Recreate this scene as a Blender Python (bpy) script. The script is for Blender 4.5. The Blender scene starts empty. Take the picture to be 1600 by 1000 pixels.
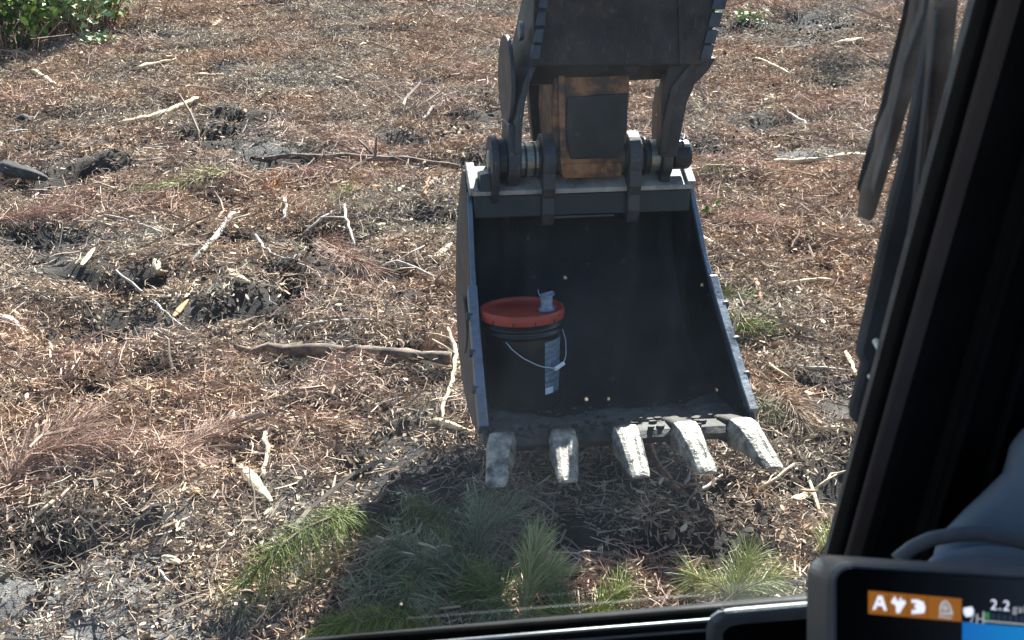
import bpy, math, random
import numpy as np
from mathutils import Vector, Matrix
from math import radians, sin, cos, tan, pi

random.seed(7); rng = np.random.default_rng(7)
S = bpy.context.scene
COL = S.collection

# ------------------------------------------------------------------ camera, sky, sun, exposure
H = 2.60                      # eye height above the clearing
TH = radians(23)              # camera looks down
F = 2200.0                    # focal length in photo pixels (photo 1600 x 1000)
cam_d = bpy.data.cameras.new('camera'); cam = bpy.data.objects.new('camera', cam_d); COL.objects.link(cam)
cam.location = (0, 0, H); cam.rotation_euler = (pi / 2 - TH, 0, 0)
cam_d.sensor_width = 36; cam_d.lens = F / 1600 * 36; cam_d.clip_end = 3000; cam_d.clip_start = 0.02
cam_d.dof.use_dof = True; cam_d.dof.focus_distance = 5.2; cam_d.dof.aperture_fstop = 26
S.camera = cam

SUN_EL = radians(37); SUN_AZ = radians(17.5)        # azimuth measured from +y towards +x
W = bpy.data.worlds.new('World'); S.world = W; W.use_nodes = True
wn = W.node_tree.nodes; wn.clear()
sky = wn.new('ShaderNodeTexSky'); sky.sky_type = 'NISHITA'; sky.sun_disc = False
sky.sun_elevation = SUN_EL; sky.sun_rotation = SUN_AZ
bg = wn.new('ShaderNodeBackground'); bg.inputs[1].default_value = 0.05
wo = wn.new('ShaderNodeOutputWorld')
W.node_tree.links.new(sky.outputs[0], bg.inputs[0]); W.node_tree.links.new(bg.outputs[0], wo.inputs[0])
sd = bpy.data.lights.new('sun', 'SUN'); sd.energy = 5.0; sd.angle = radians(0.55); sd.color = (1, .935, .85)
sun = bpy.data.objects.new('sun', sd); COL.objects.link(sun); sun.location = (8, 20, 25)
SD = Vector((sin(SUN_AZ) * cos(SUN_EL), cos(SUN_AZ) * cos(SUN_EL), sin(SUN_EL)))
sun.rotation_euler = SD.to_track_quat('Z', 'Y').to_euler()
S.view_settings.view_transform = 'Standard'; S.view_settings.look = 'None'
S.view_settings.exposure = 2.15; S.view_settings.gamma = 1
S.render.engine = 'CYCLES'; S.cycles.use_denoising = True
S.cycles.max_bounces = 8; S.cycles.transparent_max_bounces = 12

# ------------------------------------------------------------------ pixel -> place helpers
cT, sT = cos(TH), sin(TH)
EYE = Vector((0, 0, H))
def ray(px, py):
    a, b = (px - 800) / F, -(py - 500) / F
    return Vector((a, cT + b * sT, -sT + b * cT))      # length 1 along the lens axis
def at(px, py, depth): return EYE + ray(px, py) * depth
def gnd(px, py, z=0.0):
    r = ray(px, py); t = (H - z) / -r.z
    return EYE + r * t

# ------------------------------------------------------------------ value noise in numpy
_perm = np.random.default_rng(3).random((256, 256))
def vnoise(x, y):
    x = np.asarray(x, float); y = np.asarray(y, float)
    xi = np.floor(x).astype(int); yi = np.floor(y).astype(int)
    fx = x - xi; fy = y - yi; fx = fx * fx * (3 - 2 * fx); fy = fy * fy * (3 - 2 * fy)
    g = lambda a, b: _perm[a & 255, b & 255]
    return ((g(xi, yi) * (1 - fx) + g(xi + 1, yi) * fx) * (1 - fy) + (g(xi, yi + 1) * (1 - fx) + g(xi + 1, yi + 1) * fx) * fy)
def fbm(x, y, sc, octv=4):
    s = 0; a = 1; n = 0
    for k in range(octv):
        s = s + a * (vnoise(x * sc + 17 * k, y * sc + 31 * k) - .5); n += a; a *= .55; sc *= 2.1
    return s / n * 2

# hollows and ruts: photo px centre, px half size -> place on the ground, (depth m)
HOLLOWS = [(125, 835, 130, 30, .13), (215, 790, 55, 18, .10), (60, 870, 60, 20, .08), (120, 432, 60, 20, .08), (60, 398, 30, 10, .05), (450, 455, 35, 20, .08),
           (575, 555, 90, 14, .03), (640, 610, 40, 14, .05), (590, 770, 60, 20, .06), (520, 395, 40, 20, .08), (360, 725, 35, 16, .06), (545, 725, 35, 12, .07),
           (1095, 235, 40, 20, .10), (1240, 250, 60, 8, .05), (170, 45, 50, 14, .05), (300, 232, 50, 9, .05), (50, 235, 40, 9, .05), (135, 265, 60, 14, .09),
           (1250, 400, 50, 14, .06), (1290, 430, 30, 8, .05), (1210, 190, 70, 8, .05), (330, 212, 50, 7, .05), (640, 215, 60, 12, .07), (1250, 40, 90, 8, .05),
           (240, 590, 60, 16, .06), (85, 520, 60, 14, .05), (320, 500, 40, 14, .05), (700, 560, 30, 16, .06), (1230, 600, 40, 14, .05), (1180, 860, 30, 16, .05),
           (900, 845, 150, 40, .05), (660, 470, 50, 12, .05), (430, 690, 40, 12, .05), (160, 610, 50, 12, .05), (380, 195, 45, 7, .06), (90, 180, 40, 6, .05)]
_h = []
for px, py, rx, ry, d in HOLLOWS:
    c = gnd(px, py); e = gnd(px + rx, py); f = gnd(px, py - ry); f2 = gnd(px, py + ry)
    _h.append((c.x, c.y, abs(e.x - c.x), abs(f.y - f2.y) / 2, d * 1.5))
# random small hollows and mounds everywhere
_r2 = np.random.default_rng(11)
for k in range(420):
    y = 3.2 + 16 * _r2.random(); x = (_r2.random() - .5) * (4 + y * .9)
    s = .07 + .16 * _r2.random(); _h.append((x, y, s * (1 + _r2.random()), s, (.03 + .06 * _r2.random()) * (1 if _r2.random() < .7 else -.8)))
def hollow(x, y):
    z = np.zeros_like(np.asarray(x, float)); m = np.zeros_like(z)
    for cx, cy, ax, ay, d in _h:
        r = ((x - cx) / ax) ** 2 + ((y - cy) / ay) ** 2
        w = np.exp(-r ** 1.4 * 1.3)
        z = z - d * w; m = np.maximum(m, w * min(1, max(0, d) * 14))
    return z, m
def patch(x, y): return np.clip((fbm(x * .7 + 9, y + 4, 1.0, 3) - .16) * 5, 0, 1) * .62
def hgt(x, y):
    x = np.asarray(x, float); y = np.asarray(y, float)
    z, _ = hollow(x, y)
    z = z + .05 * fbm(x, y, .5, 2) + .055 * fbm(x, y, 2.3, 3)
    w = np.clip((y - 2.0) / 1.0, 0, 1)
    return z * w
def zat(x, y): return float(hgt(np.array([x]), np.array([y]))[0])
def onground(px, py, lift=0.0):
    p = gnd(px, py)
    for _ in range(4):
        p = gnd(px, py, zat(p.x, p.y))
    p.z += lift
    return p

# ------------------------------------------------------------------ materials
def nt(name):
    m = bpy.data.materials.new(name); m.use_nodes = True
    n = m.node_tree.nodes; b = n['Principled BSDF']
    return m, n, m.node_tree.links, b
def noise(n, l, scale, detail=6, rough=.6, vec=None, coord='Object', stretch=None):
    tc = n.new('ShaderNodeTexCoord'); t = n.new('ShaderNodeTexNoise')
    t.inputs['Scale'].default_value = scale; t.inputs['Detail'].default_value = detail; t.inputs['Roughness'].default_value = rough
    src = tc.outputs[coord]
    if stretch:
        mp = n.new('ShaderNodeMapping'); mp.inputs['Scale'].default_value = stretch; l.new(src, mp.inputs[0]); src = mp.outputs[0]
    l.new(src, t.inputs['Vector']); return t
def ramp(n, l, src, stops):
    r = n.new('ShaderNodeValToRGB'); e = r.color_ramp.elements
    e[0].position, e[0].color = stops[0][0], (*stops[0][1], 1); e[1].position, e[1].color = stops[-1][0], (*stops[-1][1], 1)
    for p, c in stops[1:-1]:
        k = e.new(p); k.color = (*c, 1)
    l.new(src, r.inputs[0]); return r
def bump(n, l, src, b, strength=.4, dist=.01):
    k = n.new('ShaderNodeBump'); k.inputs['Strength'].default_value = strength; k.inputs['Distance'].default_value = dist
    l.new(src, k.inputs['Height']); l.new(k.outputs[0], b.inputs['Normal'])
def mixc(n, l, fac, a, b_):
    m = n.new('ShaderNodeMix'); m.data_type = 'RGBA'
    for s, v in ((m.inputs[0], fac), (m.inputs[6], a), (m.inputs[7], b_)):
        if isinstance(v, tuple): s.default_value = (*v, 1)
        elif isinstance(v, (int, float)): s.default_value = v
        else: l.new(v, s)
    return m.outputs[2]
def worn(name, stops, scale=7, rough=(.35, .65), metal=.6, bs=.25, fine=60, stretch=None, spec=.5, scr=None):
    m, n, l, b = nt(name)
    t = noise(n, l, scale, 9, .68, stretch=stretch); r = ramp(n, l, t.outputs[0], stops)
    cc = r.outputs[0]
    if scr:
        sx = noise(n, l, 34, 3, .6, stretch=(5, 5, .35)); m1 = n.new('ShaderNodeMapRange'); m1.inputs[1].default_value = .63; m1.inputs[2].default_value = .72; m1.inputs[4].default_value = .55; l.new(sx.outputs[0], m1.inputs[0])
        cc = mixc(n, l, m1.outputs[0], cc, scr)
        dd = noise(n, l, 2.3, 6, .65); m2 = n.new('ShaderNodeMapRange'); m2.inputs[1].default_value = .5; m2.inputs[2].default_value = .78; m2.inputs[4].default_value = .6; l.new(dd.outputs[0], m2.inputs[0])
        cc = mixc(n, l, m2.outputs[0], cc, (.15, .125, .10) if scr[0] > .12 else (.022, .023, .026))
    l.new(cc, b.inputs['Base Color'])
    t2 = noise(n, l, fine, 5, .6)
    mr = n.new('ShaderNodeMapRange'); mr.inputs[1].default_value = .3; mr.inputs[2].default_value = .7
    mr.inputs[3].default_value = rough[0]; mr.inputs[4].default_value = rough[1]
    l.new(t.outputs[0], mr.inputs[0]); l.new(mr.outputs[0], b.inputs['Roughness'])
    b.inputs['Metallic'].default_value = metal; b.inputs['Specular IOR Level'].default_value = spec
    bump(n, l, t2.outputs[0], b, bs, .004)
    return m
def plain(name, c, rough=.5, metal=0, var=.25, scale=30, bs=.1):
    return worn(name, [(.3, tuple(v * (1 - var) for v in c)), (.7, tuple(min(1, v * (1 + var)) for v in c))], scale, (max(.05, rough - .1), min(1, rough + .1)), metal, bs)

M = {}
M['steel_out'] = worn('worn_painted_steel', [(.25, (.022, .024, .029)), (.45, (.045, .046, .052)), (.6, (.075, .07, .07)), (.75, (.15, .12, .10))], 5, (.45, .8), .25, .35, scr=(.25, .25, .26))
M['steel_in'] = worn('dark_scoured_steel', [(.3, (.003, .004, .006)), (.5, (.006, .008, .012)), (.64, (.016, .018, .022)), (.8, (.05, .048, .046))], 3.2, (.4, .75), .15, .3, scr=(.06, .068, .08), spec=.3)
M['edge'] = worn('polished_steel_edge', [(.3, (.10, .115, .135)), (.5, (.22, .25, .29)), (.7, (.17, .18, .195))], 9, (.3, .55), .75, .35, 60, scr=(.5, .5, .5))  # slightly blue base stands in for reflected sky
M['top_strip'] = worn('sunlit_steel_strip', [(.35, (.14, .14, .145)), (.5, (.30, .285, .265)), (.7, (.46, .43, .385))], 9, (.5, .8), .2, .3)  # sunlight on the strip is put into this pale base
M['tooth'] = worn('scoured_tooth_steel', [(.34, (.02, .018, .015)), (.42, (.11, .102, .088)), (.52, (.25, .232, .195)), (.66, (.46, .42, .34))], 20, (.32, .6), .35, 1.0, 60)
M['lip'] = worn('mud_caked_lip', [(.35, (.010, .009, .008)), (.52, (.028, .024, .021)), (.63, (.09, .075, .06)), (.75, (.36, .31, .25))], 9, (.6, .9), .1, 1.0, 35)
M['soil_dust'] = worn('dry_packed_soil', [(.3, (.025, .022, .020)), (.5, (.07, .063, .057)), (.7, (.15, .135, .12))], 12, (.8, .95), 0, 1.0, 50)
M['iron'] = worn('thumb_steel', [(.3, (.008, .007, .008)), (.47, (.020, .016, .016)), (.6, (.042, .031, .027)), (.76, (.12, .085, .05))], 8, (.45, .75), .2, .4, scr=(.16, .14, .135))
M['iron_side'] = worn('thumb_side_steel', [(.3, (.022, .025, .031)), (.55, (.045, .048, .058)), (.8, (.09, .085, .085))], 8, (.4, .7), .35, .35, scr=(.28, .28, .30))
M['serr'] = worn('serration_steel', [(.3, (.025, .03, .04)), (.55, (.07, .085, .11)), (.8, (.15, .16, .18))], 10, (.35, .6), .6, .3)
M['rust'] = worn('rusty_orange_paint', [(.30, (.02, .015, .013)), (.44, (.09, .045, .025)), (.56, (.26, .12, .05)), (.72, (.33, .18, .09))], 13, (.55, .85), .05, .5)
M['grease'] = worn('greasy_black_steel', [(.3, (.004, .005, .008)), (.55, (.009, .010, .014)), (.8, (.025, .025, .026))], 9, (.3, .5), .2, .25)
M['bush'] = worn('bushing_steel', [(.3, (.07, .075, .075)), (.5, (.24, .25, .22)), (.7, (.42, .40, .33))], 12, (.25, .5), .6, .3)
M['black'] = plain('cab_black_plastic', (.006, .007, .009), .6)
M['seal'] = plain('rubber_seal', (.003, .003, .004), .8)
M['brown_strip'] = plain('brown_grey_trim', (.085, .07, .072), .7, 0, .15)
M['trim'] = worn('dusty_outer_trim', [(.3, (.018, .023, .03)), (.5, (.04, .045, .055)), (.65, (.10, .10, .10))], 25, (.4, .7), .3, .5, 70)
M['wiper_brown'] = worn('dusty_wiper_metal', [(.3, (.03, .023, .021)), (.55, (.07, .054, .049)), (.75, (.17, .145, .13))], 8, (.5, .75), .1, .3)
M['wiper_blue'] = worn('dark_blue_wiper_metal', [(.3, (.018, .023, .032)), (.6, (.034, .041, .055)), (.8, (.09, .09, .10))], 9, (.4, .6), .2, .25)
M['alu'] = plain('brushed_grey_metal', (.50, .53, .55), .5, .3)
for k_ in ('black', 'seal'): M[k_].node_tree.nodes['Principled BSDF'].inputs['Specular IOR Level'].default_value = .12
M['grey_plastic'] = worn('grey_blue_plastic', [(.3, (.10, .115, .135)), (.7, (.17, .19, .215))], 20, (.45, .6), 0, .12, 300)
M['cover'] = worn('blue_grey_cover', [(.3, (.20, .255, .33)), (.7, (.25, .31, .39))], 12, (.5, .65), 0, .1, 200)
M['monitor'] = worn('monitor_shell', [(.3, (.055, .064, .077)), (.7, (.085, .096, .11))], 18, (.35, .5), 0, .1, 250)
M['screen'] = plain('screen_glass', (.0015, .002, .003), .18, 0, .1, 5, 0)
M['pail'] = worn('black_pail_plastic', [(.3, (.004, .0045, .006)), (.6, (.007, .008, .010)), (.8, (.03, .03, .03))], 12, (.28, .45), 0, .15)
M['lid'] = worn('red_orange_lid', [(.3, (.24, .026, .014)), (.55, (.36, .042, .024)), (.75, (.30, .07, .05))], 9, (.35, .55), 0, .15)
M['lid_dark'] = plain('lid_notch', (.06, .012, .01), .6)
M['wire'] = plain('galvanised_wire', (.55, .58, .62), .35, .7)
M['white_plastic'] = plain('white_plastic_grip', (.75, .77, .8), .45, 0, .05)
M['spout'] = worn('pale_blue_spout', [(.3, (.14, .19, .26)), (.7, (.26, .33, .42))], 40, (.4, .5), 0, .2)

def emis(name, c, s):
    m, n, l, b = nt(name); b.inputs['Base Color'].default_value = (.005, .005, .005, 1)
    b.inputs['Emission Color'].default_value = (*c, 1); b.inputs['Emission Strength'].default_value = s; return m
M['e_orange'] = emis('screen_orange', (.30, .105, .008), 0.2)
M['e_white'] = emis('screen_white', (.62, .66, .82), 0.32)
M['e_grey'] = emis('screen_grey', (.30, .33, .36), 0.3)
M['e_green'] = emis('screen_green', (.02, .16, .05), 0.3)
M['e_dark'] = emis('screen_dark_blue', (.012, .02, .04), 0.3)
def blue_screen():
    m, n, l, b = nt('screen_blue'); b.inputs['Base Color'].default_value = (.005, .005, .005, 1)
    tc = n.new('ShaderNodeTexCoord'); sp = n.new('ShaderNodeSeparateXYZ'); l.new(tc.outputs['Generated'], sp.inputs[0])
    r = ramp(n, l, sp.outputs[0], [(0, (.004, .10, .36)), (.8, (.006, .30, .58))])
    l.new(r.outputs[0], b.inputs['Emission Color']); b.inputs['Emission Strength'].default_value = .28; return m
M['e_blue'] = blue_screen()

def label_mat():
    m, n, l, b = nt('pail_sticker')
    tc = n.new('ShaderNodeTexCoord'); w = n.new('ShaderNodeTexWave'); w.bands_direction = 'Z'
    w.inputs['Scale'].default_value = 14; w.inputs['Distortion'].default_value = 6; w.inputs['Detail Scale'].default_value = 4; l.new(tc.outputs['Object'], w.inputs[0])
    t = noise(n, l, 60, 3)
    mul = n.new('ShaderNodeMath'); mul.operation = 'MULTIPLY'; l.new(w.outputs[1], mul.inputs[0]); l.new(t.outputs[0], mul.inputs[1])
    r = ramp(n, l, mul.outputs[0], [(.1, (.12, .155, .21)), (.4, (.17, .215, .28)), (.7, (.30, .35, .42))])
    l.new(r.outputs[0], b.inputs['Base Color']); b.inputs['Roughness'].default_value = .4; return m
M['sticker'] = label_mat()

def glass_mat():
    m, n, l, b = nt('dusty_windshield_glass'); n.remove(b); out = n['Material Output']
    tr = n.new('ShaderNodeBsdfTransparent'); tr.inputs[0].default_value = (.92, .96, .97, 1)
    gl = n.new('ShaderNodeBsdfGlossy'); gl.inputs['Roughness'].default_value = .02
    tl = n.new('ShaderNodeBsdfTranslucent'); tl.inputs[0].default_value = (.62, .78, 1, 1)
    fr = n.new('ShaderNodeFresnel'); fr.inputs[0].default_value = 1.2
    mx = n.new('ShaderNodeMixShader'); l.new(fr.outputs[0], mx.inputs[0]); l.new(tr.outputs[0], mx.inputs[1]); l.new(gl.outputs[0], mx.inputs[2])
    big = noise(n, l, 5, 5, .6); fine = noise(n, l, 260, 2, .5)
    streak = noise(n, l, 16, 4, .6, stretch=(3.2, .5, .5))
    a = n.new('ShaderNodeMapRange'); a.inputs[1].default_value = .45; a.inputs[2].default_value = .8; a.inputs[3].default_value = .0006; a.inputs[4].default_value = .0032
    l.new(big.outputs[0], a.inputs[0])
    s_ = n.new('ShaderNodeMapRange'); s_.inputs[1].default_value = .5; s_.inputs[2].default_value = .85; s_.inputs[3].default_value = 0; s_.inputs[4].default_value = .0012
    l.new(streak.outputs[0], s_.inputs[0])
    f = n.new('ShaderNodeMapRange'); f.inputs[1].default_value = .70; f.inputs[2].default_value = .8; f.inputs[3].default_value = 0; f.inputs[4].default_value = .006
    l.new(fine.outputs[0], f.inputs[0])
    ad = n.new('ShaderNodeMath'); l.new(a.outputs[0], ad.inputs[0]); l.new(s_.outputs[0], ad.inputs[1])
    ad2 = n.new('ShaderNodeMath'); l.new(ad.outputs[0], ad2.inputs[0]); l.new(f.outputs[0], ad2.inputs[1])
    m2 = n.new('ShaderNodeMixShader'); l.new(ad2.outputs[0], m2.inputs[0]); l.new(mx.outputs[0], m2.inputs[1]); l.new(tl.outputs[0], m2.inputs[2])
    l.new(m2.outputs[0], out.inputs[0]); return m
M['glass'] = glass_mat()

def ground_mat():
    m, n, l, b = nt('clearing_soil')
    t1 = noise(n, l, 1.1, 4, .6); t2 = noise(n, l, 26, 9, .75); t3 = noise(n, l, 150, 4, .7)
    soil = ramp(n, l, t2.outputs[0], [(.3, (.022, .016, .012)), (.5, (.065, .045, .033)), (.62, (.15, .10, .07)), (.78, (.30, .21, .14))])
    ashy = ramp(n, l, t2.outputs[0], [(.3, (.05, .047, .046)), (.5, (.19, .185, .18)), (.7, (.46, .45, .44))])
    at_ = n.new('ShaderNodeAttribute'); at_.attribute_name = 'ash'
    c = mixc(n, l, at_.outputs['Fac'], soil.outputs[0], ashy.outputs[0])
    dk = n.new('ShaderNodeAttribute'); dk.attribute_name = 'soil_shade'
    c = mixc(n, l, dk.outputs['Fac'], c, (.018, .014, .012))  # dark soil, with the shade of the hollows painted in
    l.new(c, b.inputs['Base Color']); b.inputs['Roughness'].default_value = .9
    mx = n.new('ShaderNodeMath'); l.new(t2.outputs[0], mx.inputs[0]); l.new(t3.outputs[0], mx.inputs[1])
    bump(n, l, mx.outputs[0], b, .9, .03); return m
M['ground'] = ground_mat()

def litter_mat(name, stops, zone=None, rough=.8):
    """colour by island and by instance; a slow change of tint from place to place"""
    m, n, l, b = nt(name)
    g = n.new('ShaderNodeNewGeometry'); oi = n.new('ShaderNodeObjectInfo')
    a = n.new('ShaderNodeMath'); a.operation = 'MULTIPLY_ADD'; l.new(g.outputs['Random Per Island'], a.inputs[0]); a.inputs[1].default_value = .8
    s = n.new('ShaderNodeMath'); s.operation = 'MULTIPLY'; l.new(oi.outputs['Random'], s.inputs[0]); s.inputs[1].default_value = .2
    l.new(s.outputs[0], a.inputs[2])
    r = ramp(n, l, a.outputs[0], stops); c = r.outputs[0]
    if zone:
        t = n.new('ShaderNodeTexNoise'); t.inputs['Scale'].default_value = .9; t.inputs['Detail'].default_value = 4
        l.new(g.outputs['Position'], t.inputs['Vector'])
        mr = n.new('ShaderNodeMapRange'); mr.inputs[1].default_value = .42; mr.inputs[2].default_value = .6; l.new(t.outputs[0], mr.inputs[0])
        mm = n.new('ShaderNodeMix'); mm.data_type = 'RGBA'; mm.blend_type = 'MULTIPLY'; mm.inputs[0].default_value = 1
        z = mixc(n, l, mr.outputs[0], zone[0], zone[1]); l.new(c, mm.inputs[6]); l.new(z, mm.inputs[7]); c = mm.outputs[2]
    l.new(c, b.inputs['Base Color']); b.inputs['Roughness'].default_value = rough; b.inputs['Specular IOR Level'].default_value = .25
    return m
ZN = ((1.0, .88, .80), (.92, .95, .95))
M['straw'] = litter_mat('dry_pine_straw', [(0, (.09, .065, .053)), (.3, (.275, .20, .15)), (.55, (.45, .345, .265)), (.8, (.60, .50, .395)), (1, (.76, .68, .56))], ZN)
M['straw_red'] = litter_mat('rust_red_pine_straw', [(0, (.16, .09, .07)), (.4, (.37, .24, .185)), (.8, (.53, .38, .30)), (1, (.66, .51, .41))])
M['chip'] = litter_mat('wood_chips', [(0, (.09, .062, .046)), (.3, (.25, .185, .135)), (.55, (.43, .34, .245)), (.85, (.58, .48, .355)), (1, (.80, .72, .57))], ZN)
M['twig'] = litter_mat('grey_brown_twigs', [(0, (.07, .05, .04)), (.4, (.20, .15, .12)), (.75, (.34, .28, .23)), (1, (.52, .46, .38))], ZN)
M['clod'] = litter_mat('dark_soil_clods', [(0, (.018, .013, .010)), (.6, (.06, .042, .03)), (1, (.13, .095, .07))])
M['needle_green'] = litter_mat('green_pine_needles', [(0, (.05, .085, .015)), (.45, (.13, .175, .03)), (.8, (.21, .24, .05)), (1, (.34, .33, .11))], rough=.6)
M['needle_blue'] = litter_mat('blue_green_pine_needles', [(0, (.07, .09, .05)), (.45, (.13, .18, .085)), (.75, (.22, .25, .14)), (1, (.34, .30, .20))], rough=.6)
M['needle_pale'] = litter_mat('pale_green_pine_needles', [(0, (.16, .18, .06)), (.5, (.32, .34, .13)), (1, (.52, .50, .26))], rough=.5)
M['needle_orange'] = litter_mat('orange_dead_needles', [(0, (.30, .09, .02)), (.5, (.46, .17, .04)), (1, (.5, .3, .07))], rough=.6)
M['leaf'] = litter_mat('shrub_leaves', [(0, (.05, .10, .02)), (.4, (.12, .22, .03)), (.7, (.22, .34, .05)), (1, (.42, .46, .12))], rough=.35)
M['leaf_pale'] = litter_mat('pale_weed_leaves', [(0, (.12, .2, .08)), (.6, (.26, .36, .2)), (1, (.5, .5, .15))], rough=.5)
def bark(name, stops, sc=30, st=(1, 1, 1)):
    m, n, l, b = nt(name); t = noise(n, l, sc, 7, .7, stretch=st)
    r = ramp(n, l, t.outputs[0], stops); l.new(r.outputs[0], b.inputs['Base Color']); b.inputs['Roughness'].default_value = .85
    bump(n, l, t.outputs[0], b, .7, .006); return m
M['w_cream'] = bark('bare_cream_wood', [(.3, (.24, .17, .10)), (.5, (.55, .45, .30)), (.7, (.72, .64, .47))], 22)
M['w_grey'] = bark('weathered_grey_wood', [(.3, (.18, .155, .14)), (.5, (.38, .345, .31)), (.7, (.56, .52, .47))], 30)
M['w_brown'] = bark('brown_bark', [(.3, (.05, .033, .024)), (.5, (.15, .095, .065)), (.7, (.30, .20, .14))], 30)
M['w_dark'] = bark('dark_wet_bark', [(.3, (.012, .010, .010)), (.55, (.035, .032, .033)), (.75, (.11, .11, .12))], 18)
M['w_red'] = bark('red_brown_bark', [(.3, (.10, .045, .025)), (.5, (.27, .13, .07)), (.7, (.46, .27, .16))], 25)
M['w_log'] = bark('log_bark', [(.32, (.03, .02, .016)), (.46, (.08, .055, .042)), (.6, (.22, .155, .11)), (.75, (.38, .29, .20))], 16)
M['w_orange'] = bark('orange_inner_bark', [(.3, (.28, .12, .05)), (.6, (.5, .27, .12)), (.8, (.6, .4, .2))], 20)

# ------------------------------------------------------------------ mesh builder
class MB:
    def __init__(s): s.v = []; s.f = []
    def add(s, vs, fs):
        o = len(s.v); s.v += [tuple(v) for v in vs]; s.f += [tuple(i + o for i in f) for f in fs]; return s
    def loops(s, ls, cap=True):
        n = len(ls[0]); o = len(s.v)
        for L in ls: s.v += [tuple(p) for p in L]
        for k in range(len(ls) - 1):
            a = o + k * n
            for i in range(n):
                j = (i + 1) % n; s.f.append((a + i, a + j, a + n + j, a + n + i))
        if cap: s.f.append(tuple(o + i for i in reversed(range(n)))); s.f.append(tuple(o + (len(ls) - 1) * n + i for i in range(n)))
        return s
    def tube(s, pts, rad, n=7, jit=0, flat=1.0):
        pts = [Vector(p) for p in pts]; ls = []
        if not hasattr(rad, '__len__'): rad = [rad] * len(pts)
        for k, p in enumerate(pts):
            t = (pts[min(k + 1, len(pts) - 1)] - pts[max(k - 1, 0)]).normalized()
            u = t.cross(Vector((0, 0, 1)));
            if u.length < .05: u = t.cross(Vector((1, 0, 0)))
            u.normalize(); w = u.cross(t)
            ls.append([p + (u * cos(2 * pi * i / n) + w * sin(2 * pi * i / n) * flat) * rad[k] * (1 + jit * (random.random() - .5)) for i in range(n)])
        return s.loops(ls)
    def box(s, c, h, R=None):
        R = R or Matrix.Identity(3); c = Vector(c)
        q = [c + R @ Vector((x * h[0], y * h[1], z * h[2])) for z in (-1, 1) for x, y in ((-1, -1), (1, -1), (1, 1), (-1, 1))]
        return s.loops([q[:4], q[4:]])
    def build(s, name, m, parent=None, smooth=False, bevel=0, seg=2):
        me = bpy.data.meshes.new(name); me.from_pydata(s.v, [], s.f); me.materials.append(m); me.update()
        o = bpy.data.objects.new(name, me); COL.objects.link(o)
        if parent is not None:
            o.parent = parent; o.matrix_parent_inverse = Matrix.Translation(-parent.location)
        if smooth: me.shade_smooth()
        if bevel:
            b = o.modifiers.new('b', 'BEVEL'); b.width = bevel; b.segments = seg; b.limit_method = 'ANGLE'; b.angle_limit = radians(35)
        return o
def tag(o, label=None, cat=None, group=None, kind=None):
    for k, v in (('label', label), ('category', cat), ('group', group), ('kind', kind)):
        if v: o[k] = v
    return o
def empty(name, loc, label, cat, group=None):
    o = bpy.data.objects.new(name, None); COL.objects.link(o); o.location = loc; o.empty_display_size = .1
    bpy.context.view_layer.update() if False else None
    return tag(o, label, cat, group)

class Frame:
    def __init__(s, o, ex, ey, ez): s.o, s.ex, s.ey, s.ez = Vector(o), Vector(ex).normalized(), Vector(ey).normalized(), Vector(ez).normalized()
    def w(s, u, v, z): return s.o + s.ex * u + s.ey * v + s.ez * z
    def px(s, X, Y, z=0):
        r = ray(X, Y); t = ((s.o + s.ez * z) - EYE).dot(s.ez) / r.dot(s.ez); return EYE + r * t
    def prism(s, mb, poly, z0, z1):
        """outline seen in the photo lies on the face at z1 (towards the eye); body reaches back to z0"""
        a = [s.px(X, Y, z1) for X, Y in poly]; b = [p + s.ez * (z0 - z1) for p in a]
        return mb.loops([b, a])

# ------------------------------------------------------------------ GROUND (structure) one sheet to the horizon
def axis(a, b, step, far, grow=1.35):
    core = list(np.arange(a, b + 1e-6, step)); s = step; lo = []; hi = []
    p = a
    while p > -far: s *= grow; p -= s; lo.append(p)
    s = step; p = b
    while p < far: s *= grow; p += s; hi.append(p)
    return np.array(lo[::-1] + core + hi)
xs = axis(-6.8, 6.8, .034, 900); ys = []
p = 3.2; st = .024
while p < 17.5: ys.append(p); p += st; st *= 1.0022
lo = []; q = 3.2; s_ = .03
while q > -900: s_ *= 1.35; q -= s_; lo.append(q)
while p < 900: ys.append(p); st *= 1.3; p += st
ys = np.array(lo[::-1] + ys)
X, Y = np.meshgrid(xs, ys); Z = hgt(X, Y)
Z = Z + .012 * fbm(X, Y, 14, 2) * (np.abs(X) < 7) * (Y > 3) * (Y < 18)
fade = np.clip(1 - (np.maximum(np.abs(X) - 8, 0) + np.maximum(Y - 20, 0) + np.maximum(2 - Y, 0)) / 30, 0, 1); Z = Z * fade
me = bpy.data.meshes.new('ground'); nx, ny = len(xs), len(ys)
V = np.stack([X, Y, Z], -1).reshape(-1, 3)
I = (np.arange(ny - 1)[:, None] * nx + np.arange(nx - 1)[None]).reshape(-1)
Q = np.stack([I, I + 1, I + nx + 1, I + nx], -1)
me.vertices.add(len(V)); me.vertices.foreach_set('co', V.ravel())
me.loops.add(Q.size); me.loops.foreach_set('vertex_index', Q.ravel().astype(np.int32))
me.polygons.add(len(Q)); me.polygons.foreach_set('loop_start', np.arange(0, Q.size, 4, dtype=np.int32))
me.update(calc_edges=True); me.shade_smooth()
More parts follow.
